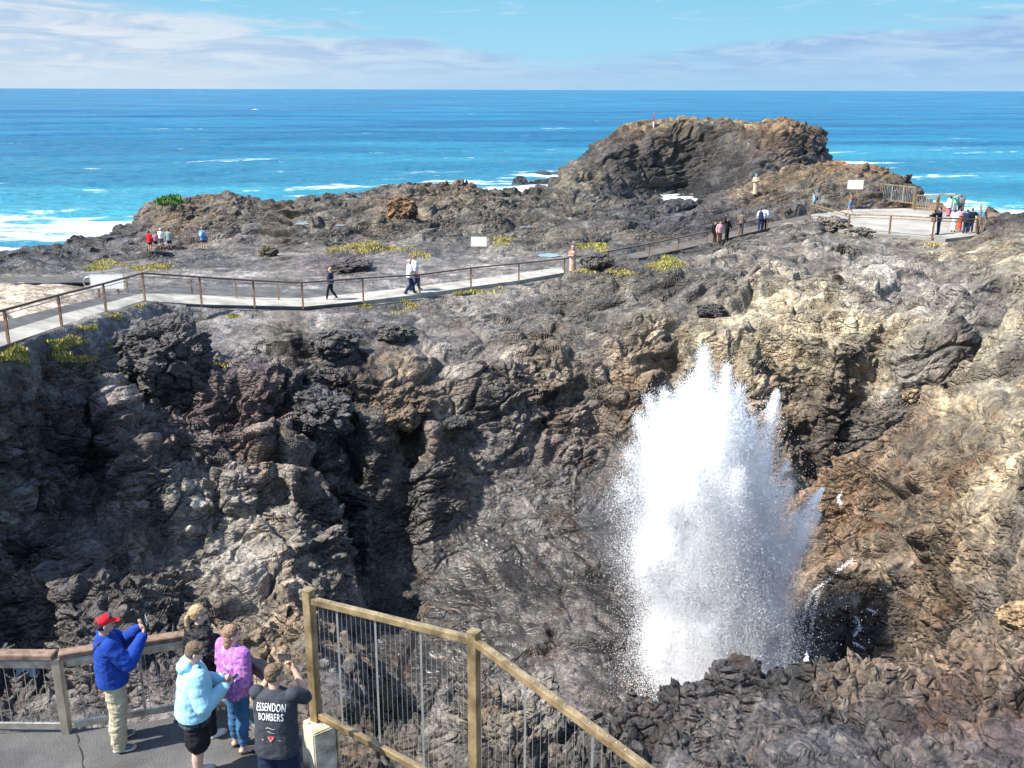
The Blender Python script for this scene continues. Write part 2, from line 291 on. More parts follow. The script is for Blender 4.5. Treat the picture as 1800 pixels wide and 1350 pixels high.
# shore drop on the left
for px,Y in ((-500,95),(-200,98),(0,100),(60,98),(120,98),(180,102),(230,103),(262,112),(300,116),(400,118),(480,115),(560,118),(620,122),(700,126),(760,124),(820,126),(880,134),(930,150),(960,172)): D(px,Y,-1.2,.6,'k'); D(px,Y*1.25,-6,.2,'w')
# ridge behind the far platform
for px,py,z,c in ((1327,345,9.2,'b'),(1350,318,9.9,'b'),(1400,300,10.6,'b'),(1450,288,11.1,'o'),(1500,285,11.2,'o'),(1545,290,11.0,'o'),(1590,308,10.4,'b'),(1625,335,9.6,'k'),(1640,352,8.8,'k'),(1400,335,9.8,'c'),(1480,325,10.2,'c'),(1550,330,10.1,'k'),(1380,360,9.2,'k'),(1450,355,9.2,'k'),(1520,350,9.3,'k'),(1600,355,8.9,'k'),(1400,380,8.9,'c'),(1500,366,8.7,'k')): P(px,py,z,.9,c)
for px,Y,z in ((1250,105,3),(1290,112,3),(1350,118,4),(1400,122,5),(1450,122,4),(1500,118,1),(1550,114,-1),(1600,106,-1),(1640,100,-1),(1665,93,-1),(1700,88,2),(1700,95,-2),(1760,88,-1.5),(1850,88,-1.5),(2200,90,-2),(2600,95,-2)): D(px,Y,z,.7,'k')
for px,Y in ((1550,150),(1640,140),(1760,130),(2200,130),(2800,130)): D(px,Y,-6,.2,'w')
for px,py,z,a,c in ((1690,372,9.0,.7,'o'),(1725,362,9.6,.8,'b'),(1740,358,9.9,.8,'b'),(1800,366,10.2,.9,'k'),(2000,380,10.5,.9,'k'),(2400,420,11,.9,'k'),(1740,400,9.3,.8,'c'),(1800,410,9.5,.9,'c'),(1740,378,9.3,.8,'b')): P(px,py,z,a,c)
# --- the cove and the far headland
for px,Y,z in ((1000,135,1),(1060,140,0),(1130,140,-1.5),(1200,140,-1.5),(1260,135,-1.0),(1130,165,-1.5),(1200,170,-1.5),(1260,160,-1),(1330,140,1.0),(1390,150,2.5),(1440,160,1.5),(1480,170,-2),(1060,160,0.6)): D(px,Y,z,.6,'k')
for px,Y,z,c in ((980,175,4.2,'c'),(1010,166,4.6,'t'),(1030,160,3.2,'t'),(1060,172,4.5,'c'),(1110,177,4.0,'k'),(1160,180,1.0,'k'),(1230,179,1.0,'k'),(1290,172,2.6,'k'),(1340,165,4.5,'k'),(1400,170,5.0,'k'),(1440,172,4.0,'k'),
    (1045,184,6.4,'k'),(1070,186,8.0,'k'),(1110,187,10.2,'b'),(1160,188,11.6,'b'),(1230,189,11.2,'d'),(1300,186,11.1,'c'),(1330,182,10.6,'b'),(1370,179,12.0,'o'),(1400,180,12.3,'o'),(1425,182,9.6,'k'),(1450,183,6.2,'k'),
    (1100,182,8.4,'k'),(1160,184,7.6,'k'),(1230,183,6.8,'k'),(1290,177,8.0,'k'),(1340,173,8.4,'k'),(1390,174,8.6,'k'),(1420,176,7.0,'k'),  # charcoal down the camera-facing cliff puts its shade into the colour
    (1100,200,11.0,'b'),(1160,204,11.6,'y'),(1230,206,11.4,'y'),(1300,204,11.6,'y'),(1370,200,12.6,'o'),(1410,200,10,'b'),
    (1100,216,-2,'w'),(1160,220,-2,'w'),(1230,224,-2,'w'),(1300,222,-2,'w'),(1370,216,-2,'w'),(1430,208,-2,'w'),(1465,196,-2,'w'),(1500,180,-4,'w'),
    (1010,185,5.0,'c'),(990,196,2.4,'k'),(950,196,2.8,'k'),(915,192,1.9,'k'),(960,216,2.2,'w'),(1000,222,2.0,'w'),(1050,215,1.5,'w'),(895,190,-1.5,'w'),(930,230,-2,'w'),(1010,240,-3,'w')): D(px,Y,z,.8,c)
for px,Y in ((-800,200),(-200,200),(300,200),(700,200),(860,230),(1000,270),(1200,270),(1400,260),(1600,220),(1900,200),(2700,200)): D(px,Y,-6,.1,'w')
for x in (-520,-260,0,260,520): XY(x*0.9,360,-8,.1,'w')
for px in (-1300, 3100): 
    for Y,z in ((3,10),(15,9),(30,9),(50,9),(80,7),(120,-4),(200,-6)): D(px,Y,z,.6,'g')
for s in (-1,1):
    for Y,z in ((3,10),(8,10),(15,9.5),(30,10),(50,9.5),(80,7),(115,-3),(200,-6),(362,-8)): XY(s*1.32*Y,Y,z,.5,'g')

# ---------------------------------------------------------------- paths and platforms laid on it
def pl(pts): return [at(a, b, z) for a, b, z in pts]
# camera-side edge of the concrete path and its far edge, from the left of the frame to the shore steps
PATH_N = pl([(-420,690,10.9),(-260,672,10.85),(-120,645,10.8),(0,609,10.7),(113,571,10.2),(193,547,9.6),(253,528,9.1),(305,532,8.75),(357,535,8.5),(448,537,8.2),(533,539,8.0),(639,529,7.9),(738,517,7.9),(828,504,7.85),(912,493,7.8),(992,479,7.75),(1080,461,7.8),(1160,445,7.95),(1242,427,8.2),(1345,401,8.65),(1425,384,8.75)])
PATH_F = pl([(-420,655,10.9),(-260,642,10.85),(-120,617,10.8),(0,585,10.7),(105,553,10.2),(185,533,9.6),(248,516,9.1),(305,516,8.75),(365,519,8.5),(452,523,8.2),(536,524,8.0),(642,514,7.9),(740,503,7.9),(826,492,7.85),(908,481,7.8),(988,469,7.75),(1072,452,7.8),(1152,436,7.95),(1234,418,8.2),(1340,393,8.65),(1422,376,8.75)])
ASPH_F = pl([(-420,625,10.9),(-260,612,10.85),(-120,590,10.8),(0,563,10.7),(100,539,10.2),(165,524,9.6),(225,513,9.1),(300,506,8.75),(370,503,8.5),(455,503,8.2),(536,507,8.0),(600,510,7.92)])
PLAT = pl([(1423,377,8.75),(1455,398,8.75),(1502,410,8.75),(1600,414,8.75),(1662,420,8.75),(1718,413,8.75),(1722,381,8.75),(1690,374,8.75),(1597,366,8.75),(1500,368,8.75)])
LOOK_Z = 10.38
LOOK = [Vector(v) for v in ((-16,9.6,LOOK_Z),(-7,10.35,LOOK_Z),(-4.9,10.6,LOOK_Z),(-3.35,11.05,LOOK_Z),(-2.75,10.1,LOOK_Z),(-2.2,9.6,LOOK_Z),(-1.6,7,LOOK_Z),(-1,3,LOOK_Z),(-16,3,LOOK_Z))]
PUDDLES = []   # outline, level
def puddle(px, py, rx, ry, z):
    PUDDLES.append([at(px+rx*math.cos(k*math.pi/9)*(1+.18*math.sin(3*k+px)), py+ry*math.sin(k*math.pi/9)*(1+.15*math.cos(2*k+px)), z) for k in range(18)])
for a_ in ((966,449,20,3.2,7.28),(925,400,12,1.8,6.85),(532,393,12,1.8,7.15),(598,396,9,1.4,7.1),(1632,424,44,5,7.95),(30,1186,40,20,2.2)): puddle(*a_)
def sdist_poly(X, Y, poly):
    """signed distance (negative inside) to a polygon"""
    d = np.full(X.shape, 1e9, np.float32); ins = np.zeros(X.shape, bool); n = len(poly)
    for i in range(n):
        a, b = poly[i], poly[(i+1) % n]; ex, ey = b[0]-a[0], b[1]-a[1]; wx, wy = X-a[0], Y-a[1]
        t = np.clip((wx*ex+wy*ey)/(ex*ex+ey*ey+1e-9), 0, 1)
        d = np.minimum(d, (wx-t*ex)**2+(wy-t*ey)**2)
        c = ((a[1] > Y) != (b[1] > Y)) & (X < (b[0]-a[0])*(Y-a[1])/(b[1]-a[1]+1e-12)+a[0]); ins ^= c
    d = np.sqrt(d); return np.where(ins, -d, d)
def strip_z(X, Y, A, B):
    """height of the strip at the nearest cross-section"""
    best = np.full(X.shape, 1e9, np.float32); z = np.zeros(X.shape, np.float32)
    for i in range(len(A)-1):
        a = (A[i]+B[i])/2; b = (A[i+1]+B[i+1])/2; ex, ey = b.x-a.x, b.y-a.y
        t = np.clip(((X-a.x)*ex+(Y-a.y)*ey)/(ex*ex+ey*ey), 0, 1); d = (X-a.x-t*ex)**2+(Y-a.y-t*ey)**2
        m = d < best; best = np.where(m, d, best); z = np.where(m, a.z+t*(b.z-a.z), z)
    return z

# ---------------------------------------------------------------- triangulate in (x/Y, log Y) and fill a grid
NC, NR = (1500, 2700)
uin = np.linspace(-.60, .60, NC-240); du = uin[1]-uin[0]
side = .60+np.cumsum(np.linspace(du, .011, 120)); side = .60+(side-.60)*(0.70/(side[-1]-.60))
U = np.concatenate([-side[::-1], uin, side]).astype(np.float32); NC = len(U)
FR = 1400; Vv = np.linspace(math.log(3.0), math.log(360.0), FR).astype(np.float32)
cu = np.array([[c[0]/c[1], math.log(c[1])*0.55] for c in CP]); keep = (np.abs(cu[:,0]) < 1.35)
CPk = [c for c, k in zip(CP, keep) if k]; cu = cu[keep]
res = delaunay_2d_cdt([Vector(c) for c in cu], [], [], 0, 1e-6)
tv = np.array([tuple(v) for v in res[0]]); orig = [o[0] for o in res[3]]; tris = res[2]
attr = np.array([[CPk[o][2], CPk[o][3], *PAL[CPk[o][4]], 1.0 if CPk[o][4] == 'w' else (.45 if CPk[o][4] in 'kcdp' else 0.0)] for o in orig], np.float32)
def raster(UU, VV):
    """linear interpolation of the control values at arbitrary (u, v)"""
    out = np.zeros(UU.shape+(6,), np.float32); done = np.zeros(UU.shape, bool); S = VV*0.55
    gu = UU[0] if UU.ndim == 2 else UU
    for t in tris:
        a, b, c = tv[t[0]], tv[t[1]], tv[t[2]]
        lo = np.minimum(np.minimum(a, b), c); hi = np.maximum(np.maximum(a, b), c)
        j0 = np.searchsorted(U, lo[0]-.012); j1 = np.searchsorted(U, hi[0]+.012)
        i0 = max(0, np.searchsorted(Vv, (lo[1])/0.55-.03)); i1 = np.searchsorted(Vv, (hi[1])/0.55+.03)
        if j1 <= j0 or i1 <= i0: continue
        u = UU[i0:i1, j0:j1]; s = S[i0:i1, j0:j1]
        det = (b[1]-c[1])*(a[0]-c[0])+(c[0]-b[0])*(a[1]-c[1])
        if abs(det) < 1e-12: continue
        l0 = ((b[1]-c[1])*(u-c[0])+(c[0]-b[0])*(s-c[1]))/det; l1 = ((c[1]-a[1])*(u-c[0])+(a[0]-c[0])*(s-c[1]))/det; l2 = 1-l0-l1
        m = (l0 >= -1e-4) & (l1 >= -1e-4) & (l2 >= -1e-4)
        val = l0[m][:,None]*attr[t[0]]+l1[m][:,None]*attr[t[1]]+l2[m][:,None]*attr[t[2]]
        out[i0:i1, j0:j1][m] = val; done[i0:i1, j0:j1][m] = True
    return out, done
UU, VV = np.meshgrid(U, Vv)
XX = UU*np.exp(VV); YY = np.exp(VV)
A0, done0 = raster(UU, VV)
Pg = np.stack([XX.ravel(), YY.ravel(), np.zeros(XX.size)], 1)
lod = np.clip(YY/45, .55, 3.0)
w1 = fbm(Pg/np.repeat(lod.ravel()[:,None], 3, 1), 2.6, 3, 11).reshape(XX.shape); w2 = fbm(Pg/np.repeat(lod.ravel()[:,None], 3, 1), 2.6, 3, 47).reshape(XX.shape)
k = np.clip(A0[...,1]-.25, 0, .7)*1.1*lod
UW = UU+np.clip(w1*k/YY, -.011, .011); VW = VV+np.clip(w2*k*1.2/YY, -.028, .028)
A1, done1 = raster(UW, VW)
A = np.where(done1[...,None], A1, A0)
# nearest filled values where nothing was hit
for _ in range(3):
    bad = ~(done1 | done0)
    A[bad] = np.roll(A, 1, 1)[bad]
def blur(M, n, ax):
    for _ in range(2):
        c = np.cumsum(np.concatenate([np.repeat(M.take([0], ax), n+1, ax), M, np.repeat(M.take([-1], ax), n, ax)], ax), ax, dtype=np.float64)
        M = ((c.take(range(2*n+1, c.shape[ax]), ax)-c.take(range(0, c.shape[ax]-2*n-1), ax))/(2*n+1)).astype(np.float32)
    return M
Bz = blur(blur(A[...,0], 3, 0), 4, 1)
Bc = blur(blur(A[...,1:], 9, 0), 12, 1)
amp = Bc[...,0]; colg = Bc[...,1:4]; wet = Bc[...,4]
# ledges: the slopes of the bowl step down in rough terraces
ph_ = fbm(Pg*np.array([1,1,0], np.float32), 7, 3, 909).reshape(XX.shape)
tm = sstep(20, 23, YY)*(1-sstep(46, 54, YY))*np.clip(amp*1.2, 0, 1)
Bz = Bz+tm*.21*np.sin(2*np.pi*(Bz+.9*ph_+.12*XX)/1.2)
# level the ground under the laid surfaces
def stamp(Bz, amp, sd_, zt, w_=1.1, drop=.07):
    f = 1-sstep(.05, w_, sd_); g = 1-sstep(.0, w_*.7, sd_)
    return Bz*(1-f)+(zt-drop)*f, amp*(1-g)+.03*g
m = YY < 130
strip = PATH_N+PATH_F[::-1]
sd1 = sdist_poly(XX, YY, strip); Bz, amp = stamp(Bz, amp, sd1, strip_z(XX, YY, PATH_N, PATH_F), 1.0, .2)
strip2 = PATH_F[:len(ASPH_F)]+ASPH_F[::-1]
sd2 = sdist_poly(XX, YY, strip2); Bz, amp = stamp(Bz, amp, sd2, strip_z(XX, YY, PATH_F[:len(ASPH_F)], ASPH_F), 1.6, .2)
sd3 = sdist_poly(XX, YY, PLAT); Bz, amp = stamp(Bz, amp, sd3, 8.75, .6, .2)
sd4 = sdist_poly(XX, YY, LOOK); Bz, amp = stamp(Bz, amp, sd4, LOOK_Z, .9, .2)
for pd_ in PUDDLES:
    s5 = sdist_poly(XX, YY, pd_); Bz, amp = stamp(Bz, amp, s5, pd_[0].z, .5, .03)
    sd4 = np.minimum(sd4, s5)
# the kerb side of the path falls away on the left, and rises nowhere above it
# ---------------------------------------------------------------- resample rows by apparent length
dz = np.abs(np.diff(Bz, axis=0)); Ym = YY[1:]; dY = np.diff(YY, axis=0)
ds = np.sqrt((dz/Ym)**2+(np.clip(.33+(Ym-45)/260, .33, .62)*dY/Ym)**2+1e-9)*np.clip(Ym/70,.8,1.5); ds = blur(ds, 18, 1); ds *= np.where((Ym > 200) | (Ym < 9), .35, 1)
cum = np.concatenate([np.zeros((1, NC)), np.cumsum(ds, 0)], 0); cum /= cum[-1]
tt = np.linspace(0, 1, NR)
def resamp(M): return np.stack([np.interp(tt, cum[:,j], M[:,j]) for j in range(NC)], 1).astype(np.float32)
V2 = resamp(VV); Yr = np.exp(V2); Xr = U[None,:]*Yr; Zr = resamp(Bz); ampr = resamp(amp); wetr = resamp(wet)
colr = np.stack([resamp(colg[...,i]) for i in range(3)], -1); flatr = resamp(np.minimum(np.minimum(sd1, sd2), np.minimum(sd3, sd4)))
del A, A0, A1, UW, VW, w1, w2
# smooth base normals
def normals(X, Y, Z):
    gx = np.stack([np.gradient(X, axis=1), np.gradient(Y, axis=1), np.gradient(Z, axis=1)], -1)
    gy = np.stack([np.gradient(X, axis=0), np.gradient(Y, axis=0), np.gradient(Z, axis=0)], -1)
    n = np.cross(gx, gy); n /= np.linalg.norm(n, axis=-1, keepdims=True)+1e-12
    return n
Zs = blur(blur(Zr, 10, 0), 10, 1)
Nn = normals(Xr, Yr, Zs)
Pt = np.stack([Xr.ravel(), Yr.ravel(), Zr.ravel()], 1).astype(np.float32); Nf = Nn.reshape(-1, 3).astype(np.float32)
ar = np.clip(ampr.ravel(), 0, 1.3); Yd = Yr.ravel()
steep = 1-np.clip(Nf[:,2], 0, 1)
# folded bedding: coordinates tilted down to the left and squeezed across the beds
Q = np.stack([(Pt[:,0]*.96+Pt[:,2]*.28)*.78, Pt[:,1]*.95, (-.28*Pt[:,0]+.22*Pt[:,1]+.93*Pt[:,2])*1.45], 1)
wz = fbm(Pt, 4.0, 2, 101); wx = fbm(Pt, 4.0, 2, 131)
Qw = Q+np.stack([wx*.5, wz*.6, wz*.9], 1)
far = np.clip(Yd/60, 1, 3.2)
# spacing of the sheet's own vertices: nothing finer than it can carry
sp = np.sqrt(np.gradient(Xr, axis=0)**2+np.gradient(Yr, axis=0)**2+np.gradient(Zr, axis=0)**2)
sp = np.maximum(blur(sp.astype(np.float32), 6, 0), (U[1:]-U[:-1]).min()*Yr).ravel()
def lo(lam): return sstep(2.6, 6.5, lam/sp)
def ridged(P_, s, seed): return 1-2*np.abs(perlin(P_, s, seed))
def wd(w0, sc): return np.maximum(w0, 2.6*sp/sc)
def blocks(P_, s, seed, step, tilt, crack, cw=.14):
    """angular blocks: each cell stands at its own height and leans its own way, with a crack round it"""
    w_ = worley(P_, s, seed); e_ = sstep(0, wd(cw*1.5, s), w_[:,1]-w_[:,0])
    return lo(s)*((step*(w_[:,2]-.5)+tilt*np.clip(w_[:,3], -.8, .8))*e_-crack*(1-sstep(0, wd(cw, s), w_[:,1]-w_[:,0]))), w_
fw = np.stack([perlin(Pt, .9, 61), perlin(Pt, .9, 62), perlin(Pt, .9, 63)], 1)
hb, big = blocks(Qw, 3.0, 5, .6, .5, .25, .12)
hm, mid = blocks(Qw+fw*.15, 1.2, 6, .38, .40, .24)
wf_ = sstep(52, 72, Yd)
hbf, _q = blocks(Qw*np.array([.5,.7,1.3], np.float32), 2.6, 81, .55, .45, .25, .12); hmf, _q = blocks((Qw+fw*.2)*np.array([.42,.8,1.5], np.float32), 1.3, 82, .40, .35, .25)
hb = hb*(1-wf_)+hbf*wf_; hm = hm*(1-wf_)+hmf*wf_
hs_, sml = blocks(Qw+fw*.12, .5, 8, .18, .28, .14)
ht, tny = blocks(Q+fw*.08, .2, 9, .06, .12, .06)
nr_ = 1-sstep(17, 30, Yd)
worn = np.clip(ar*1.5-.25, .12, 1)*(.38+.80*sstep(-.30, .35, fbm(Pt, 5.5, 3, 881)))
hs_ = hs_*worn; ht = ht*worn; hm = hm*(.35+.65*np.clip(worn, 0, 1))
h = hb*(1-.5*nr_)+hm*(1-.5*nr_)+hs_*(1+.35*nr_)+ht*(1+.6*nr_)+.38*fbm(Pt, 5, 2, 21)
h += lo(1.1)*.13*ridged(Qw, 1.7, 31)+lo(.5)*(.08+.03*nr_)*ridged(Qw, .55, 32)+lo(.25)*.03*ridged(Pt, .24, 33)+lo(.12)*.025*perlin(Pt, .12, 34)
ht2, _q = blocks(Pt+fw*.05, .10, 83, .04, .09, .04)
h += ht2*(1-sstep(26, 40, Yd))+lo(.06)*.014*perlin(Pt, .06, 35)
hf, vfar = blocks(Qw, 7.0, 71, .8, .7, .35, .1)
h += (far-1)*(hf+.35*ridged(Qw, 4.0, 72)+lo(1.9)*.2*ridged(Qw, 1.9, 73))
h *= ar
h += (.02+.05*np.clip(1-ar*1.5, 0, 1))*perlin(Pt, .5, 41)+.012*perlin(Pt, .14, 42)
keepz = sstep(.02, .45, flatr.ravel()); h = np.where(keepz < 1, np.minimum(h*keepz, h*keepz+0), h)
Pd = Pt+Nf*(h*.85)[:,None]
Pd[:,2] += h*.15
# ---------------------------------------------------------------- colour of the rock
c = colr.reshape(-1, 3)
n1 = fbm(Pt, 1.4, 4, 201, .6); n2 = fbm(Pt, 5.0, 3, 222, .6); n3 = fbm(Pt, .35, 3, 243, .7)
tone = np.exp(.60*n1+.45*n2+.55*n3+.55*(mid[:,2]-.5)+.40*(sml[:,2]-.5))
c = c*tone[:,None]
lum = c.mean(1, keepdims=True)
def mixc(c, colr_, m): m = np.clip(m, 0, 1)[:,None]; return c*(1-m)+np.array(colr_, np.float32)*m
warm = colr.reshape(-1,3)[:,0]/(colr.reshape(-1,3)[:,2]+1e-4)
rust = sstep(.25, .6, fbm(Pt+7, 1.1, 4, 301, .6)+.15*n3)*(.25+.55*np.clip(warm-1.1, 0, 1))
c = mixc(c, (.17,.085,.035), rust*.38)
pale = sstep(.22, .55, fbm(Pt+19, .8, 4, 331, .65))*np.clip(Nf[:,2]*1.2, 0, 1)
c = mixc(c, (.27,.25,.215), pale*.34*(1-.7*wetr.ravel())*np.clip(lum[:,0]*10, .35, 1))
lich = sstep(.30, .5, fbm(Pt+3, .5, 3, 351, .6))*(Yd > 75)*sstep(7.8, 10.5, Pt[:,2])*sstep(.4, .9, Nf[:,2])
c = mixc(c, (.22,.14,.04), lich*.6*(1-.6*(Yd > 140)))
c = c*np.where((Yd > 130) & (Pt[:,2] < 10.5), .68, 1)[:,None]*np.where((Yd > 62) & (Yd <= 130), .8, 1)[:,None]  # lower headland darkened further as painted shade; the middle flats just toned down
shoreK = (1-sstep(.8, 3.2, Pt[:,2]+.8*n2))*(Yd > 60)
c = mixc(c, (.022,.022,.024), shoreK*.85)
sandm = (1-sstep(.12, .45, ar+.25*n1))*(Yd > 12)
c = mixc(c, (.0,.0,.0), sandm*0)
rgba = np.concatenate([np.clip(c, .008, .6), np.clip(wetr.ravel()+shoreK*.5, 0, 1)[:,None]], 1)
wornc = np.repeat(np.clip(.30+.75*worn, 0, 1)[:,None], 4, 1)
# ---------------------------------------------------------------- rock material
m, nd, lk, p = mat_nodes('volcanic_rock'); ROCK = m
a = nd.new('ShaderNodeAttribute'); a.attribute_name = 'rock'
t = nd.new('ShaderNodeTexCoord')
n_ = nd.new('ShaderNodeTexNoise'); lk.new(t.outputs['Object'], n_.inputs['Vector']); n_.inputs['Scale'].default_value = 9; n_.inputs['Detail'].default_value = 8; n_.inputs['Roughness'].default_value = .7
rp = nd.new('ShaderNodeValToRGB'); lk.new(n_.outputs[0], rp.inputs[0]); rp.color_ramp.elements[0].position = .3; rp.color_ramp.elements[0].color = (.36,.36,.38,1); rp.color_ramp.elements[1].position = .72; rp.color_ramp.elements[1].color = (2.1,2.04,1.95,1)
mu = nd.new('ShaderNodeMix'); mu.data_type = 'RGBA'; mu.blend_type = 'MULTIPLY'; mu.inputs[0].default_value = 1; lk.new(a.outputs['Color'], mu.inputs[6]); lk.new(rp.outputs[0], mu.inputs[7])
lk.new(mu.outputs[2], p.inputs['Base Color'])
ro = nd.new('ShaderNodeMapRange'); lk.new(a.outputs['Alpha'], ro.inputs[0]); ro.inputs[3].default_value = .80; ro.inputs[4].default_value = .28
lk.new(ro.outputs[0], p.inputs['Roughness'])
vo = nd.new('ShaderNodeTexVoronoi'); vo.feature = 'DISTANCE_TO_EDGE'; lk.new(t.outputs['Object'], vo.inputs['Vector']); vo.inputs['Scale'].default_value = 7
n4 = nd.new('ShaderNodeTexNoise'); lk.new(t.outputs['Object'], n4.inputs['Vector']); n4.inputs['Scale'].default_value = 14; n4.inputs['Detail'].default_value = 9; n4.inputs['Roughness'].default_value = .65
ad = nd.new('ShaderNodeMath'); ad.operation = 'MULTIPLY_ADD'; lk.new(vo.outputs[0], ad.inputs[0]); ad.inputs[1].default_value = .35; lk.new(n4.outputs[0], ad.inputs[2])
# broad joints and ledges for the shading of ground the mesh is too coarse to carry
nw = nd.new('ShaderNodeTexNoise'); lk.new(t.outputs['Object'], nw.inputs['Vector']); nw.inputs['Scale'].default_value = 1.1; nw.inputs['Detail'].default_value = 4
vm = nd.new('ShaderNodeMix'); vm.data_type = 'VECTOR'; vm.inputs[0].default_value = .30; lk.new(t.outputs['Object'], vm.inputs[4]); lk.new(nw.outputs['Color'], vm.inputs[5])
mpp = nd.new('ShaderNodeMapping'); mpp.inputs['Rotation'].default_value = (.12, -.28, .3); mpp.inputs['Scale'].default_value = (.8, 1.1, 1.9); lk.new(vm.outputs[1], mpp.inputs[0])
hsum = ad.outputs[0]
for sc_, k_ in ((1.9, .9), (4.2, .5)):
    v2 = nd.new('ShaderNodeTexVoronoi'); v2.feature = 'DISTANCE_TO_EDGE'; lk.new(mpp.outputs[0], v2.inputs['Vector']); v2.inputs['Scale'].default_value = sc_
    mn = nd.new('ShaderNodeMath'); mn.operation = 'MINIMUM'; lk.new(v2.outputs[0], mn.inputs[0]); mn.inputs[1].default_value = .16
    v3 = nd.new('ShaderNodeTexVoronoi'); lk.new(mpp.outputs[0], v3.inputs['Vector']); v3.inputs['Scale'].default_value = sc_
    s3 = nd.new('ShaderNodeSeparateColor'); lk.new(v3.outputs['Color'], s3.inputs[0])
    m3 = nd.new('ShaderNodeMath'); m3.operation = 'MULTIPLY'; lk.new(s3.outputs[0], m3.inputs[0]); lk.new(mn.outputs[0], m3.inputs[1])
    a3 = nd.new('ShaderNodeMath'); a3.operation = 'MULTIPLY_ADD'; lk.new(mn.outputs[0], a3.inputs[0]); a3.inputs[1].default_value = k_*5; lk.new(hsum, a3.inputs[2])
    a4 = nd.new('ShaderNodeMath'); a4.operation = 'MULTIPLY_ADD'; lk.new(m3.outputs[0], a4.inputs[0]); a4.inputs[1].default_value = k_*5; lk.new(a3.outputs[0], a4.inputs[2]); hsum = a4.outputs[0]
bu = nd.new('ShaderNodeBump'); aw = nd.new('ShaderNodeAttribute'); aw.attribute_name = 'worn'; lk.new(aw.outputs['Fac'], bu.inputs['Strength']); bu.inputs['Distance'].default_value = .12; lk.new(hsum, bu.inputs['Height']); lk.new(bu.outputs[0], p.inputs['Normal'])
# ---------------------------------------------------------------- mesh: near ground and the headland apart
idx = np.arange(NR*NC).reshape(NR, NC)
F = np.stack([idx[:-1,:-1], idx[:-1,1:], idx[1:,1:], idx[1:,:-1]], -1)
fy = Yr[:-1,:-1]; fx = Xr[:-1,:-1]
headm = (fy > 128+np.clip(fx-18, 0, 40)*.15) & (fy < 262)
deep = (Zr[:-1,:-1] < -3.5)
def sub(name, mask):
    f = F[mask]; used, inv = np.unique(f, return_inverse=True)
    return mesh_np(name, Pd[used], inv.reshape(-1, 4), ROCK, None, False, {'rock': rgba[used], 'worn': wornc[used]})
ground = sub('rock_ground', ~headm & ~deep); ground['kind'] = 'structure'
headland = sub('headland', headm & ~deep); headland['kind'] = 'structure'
# one cheap surface for resting things on: the grid itself
def ground_hit(px, py):
    """ground point seen at a photo pixel"""
    d = ray(px, py); o = Vector((0, 0, CAMZ))
    ok, loc, nrm, _ = ground.ray_cast(o, d)
    return loc if ok else at(px, py, 7)
def ground_z(x, y, default=0):
    ok, loc, nrm, _ = ground.ray_cast(Vector((x, y, 40)), Vector((0, 0, -1)))
    return loc.z if ok else default
# ================================================================== THE SEA
us = np.concatenate([np.linspace(-1.45, -.62, 90)[:-1], np.linspace(-.62, .62, 900), np.linspace(.62, 1.45, 90)[1:]]).astype(np.float32)
vs = np.concatenate([np.linspace(math.log(70), math.log(900), 760)[:-1], np.linspace(math.log(900), math.log(40000), 120)]).astype(np.float32)
Us, Vs = np.meshgrid(us, vs); Ys = np.exp(Vs); Xs = Us*Ys
# nearness to land, from the ground grid
land = (Bz > -.4).astype(np.float32)
near1 = blur(blur(land, 40, 0), 110, 1); near2 = blur(blur(land, 130, 0), 360, 1)
ii = np.clip(np.searchsorted(Vv, Vs), 0, FR-1); jj = np.clip(np.searchsorted(U, Us), 0, NC-1)
inside = (Ys < 355) & (np.abs(Us) < 1.28)
prox = np.where(inside, near1[ii, jj], 0); prox2 = np.where(inside, near2[ii, jj], 0)
Ps = np.stack([Xs.ravel(), Ys.ravel(), np.zeros(Xs.size)], 1).astype(np.float32)
spx = np.maximum(np.gradient(Ys, axis=0), (us[200]-us[199])*Ys).ravel()
def los(lam): return sstep(1.5, 3.5, lam/spx)
def rot(P_, a): return np.stack([P_[:,0]*math.cos(a)+P_[:,1]*math.sin(a), -P_[:,0]*math.sin(a)+P_[:,1]*math.cos(a), P_[:,2]], 1)
Pr = rot(Ps, .25)*np.array([.35, 1, 1], np.float32)
hs = .34*los(9)*(1-2*np.abs(perlin(Pr, 9, 501)))+.20*los(4)*(1-2*np.abs(perlin(rot(Ps, -.3)*np.array([.5,1,1], np.float32), 4, 502)))+.12*los(2)*perlin(rot(Ps, .5)*np.array([.6,1,1], np.float32), 2.0, 503)
hs += .35*los(26)*perlin(Pr, 26, 504)
Ps[:,2] = hs*(1-.5*prox.ravel())
st = np.array([.30, 1, 1], np.float32)
Pf = rot(Ps, .12)*st
fo = fbm(Pf+np.stack([fbm(Ps, 20, 2, 521)]*3, 1)*3, 9, 5, 511, .62)
fo2 = fbm(Pf, 34, 3, 531, .5)
pr, pr2 = prox.ravel(), prox2.ravel()
field = fo*.95+fo2*.6+pr*1.9+pr2*1.25-.80+.50*(1-sstep(120, 330, Ys.ravel()))
field -= .25*sstep(300, 800, Ys.ravel())
lace = 1-np.abs(fbm(Pf+np.stack([fbm(Ps, 8, 2, 551)]*3, 1)*2, 5, 4, 561, .6))*2.2
foam = np.clip(sstep(-.1, .75, field)*(.55+.45*np.clip(lace, 0, 1))+sstep(.55, 1.1, pr*1.6+.3*fo)*.25, 0, 1)
turq = np.clip(pr2*1.7+.22*fo2+.12+.45*(1-sstep(90, 520, Ys.ravel())), 0, 1)
wa = np.stack([foam, turq, sstep(-.25, .25, fbm(Pf, 60, 3, 541)), np.ones_like(foam)], 1)
n_r, n_c = Xs.shape; idx = np.arange(n_r*n_c).reshape(n_r, n_c)
Fs = np.stack([idx[:-1,:-1], idx[:-1,1:], idx[1:,1:], idx[1:,:-1]], -1).reshape(-1, 4)
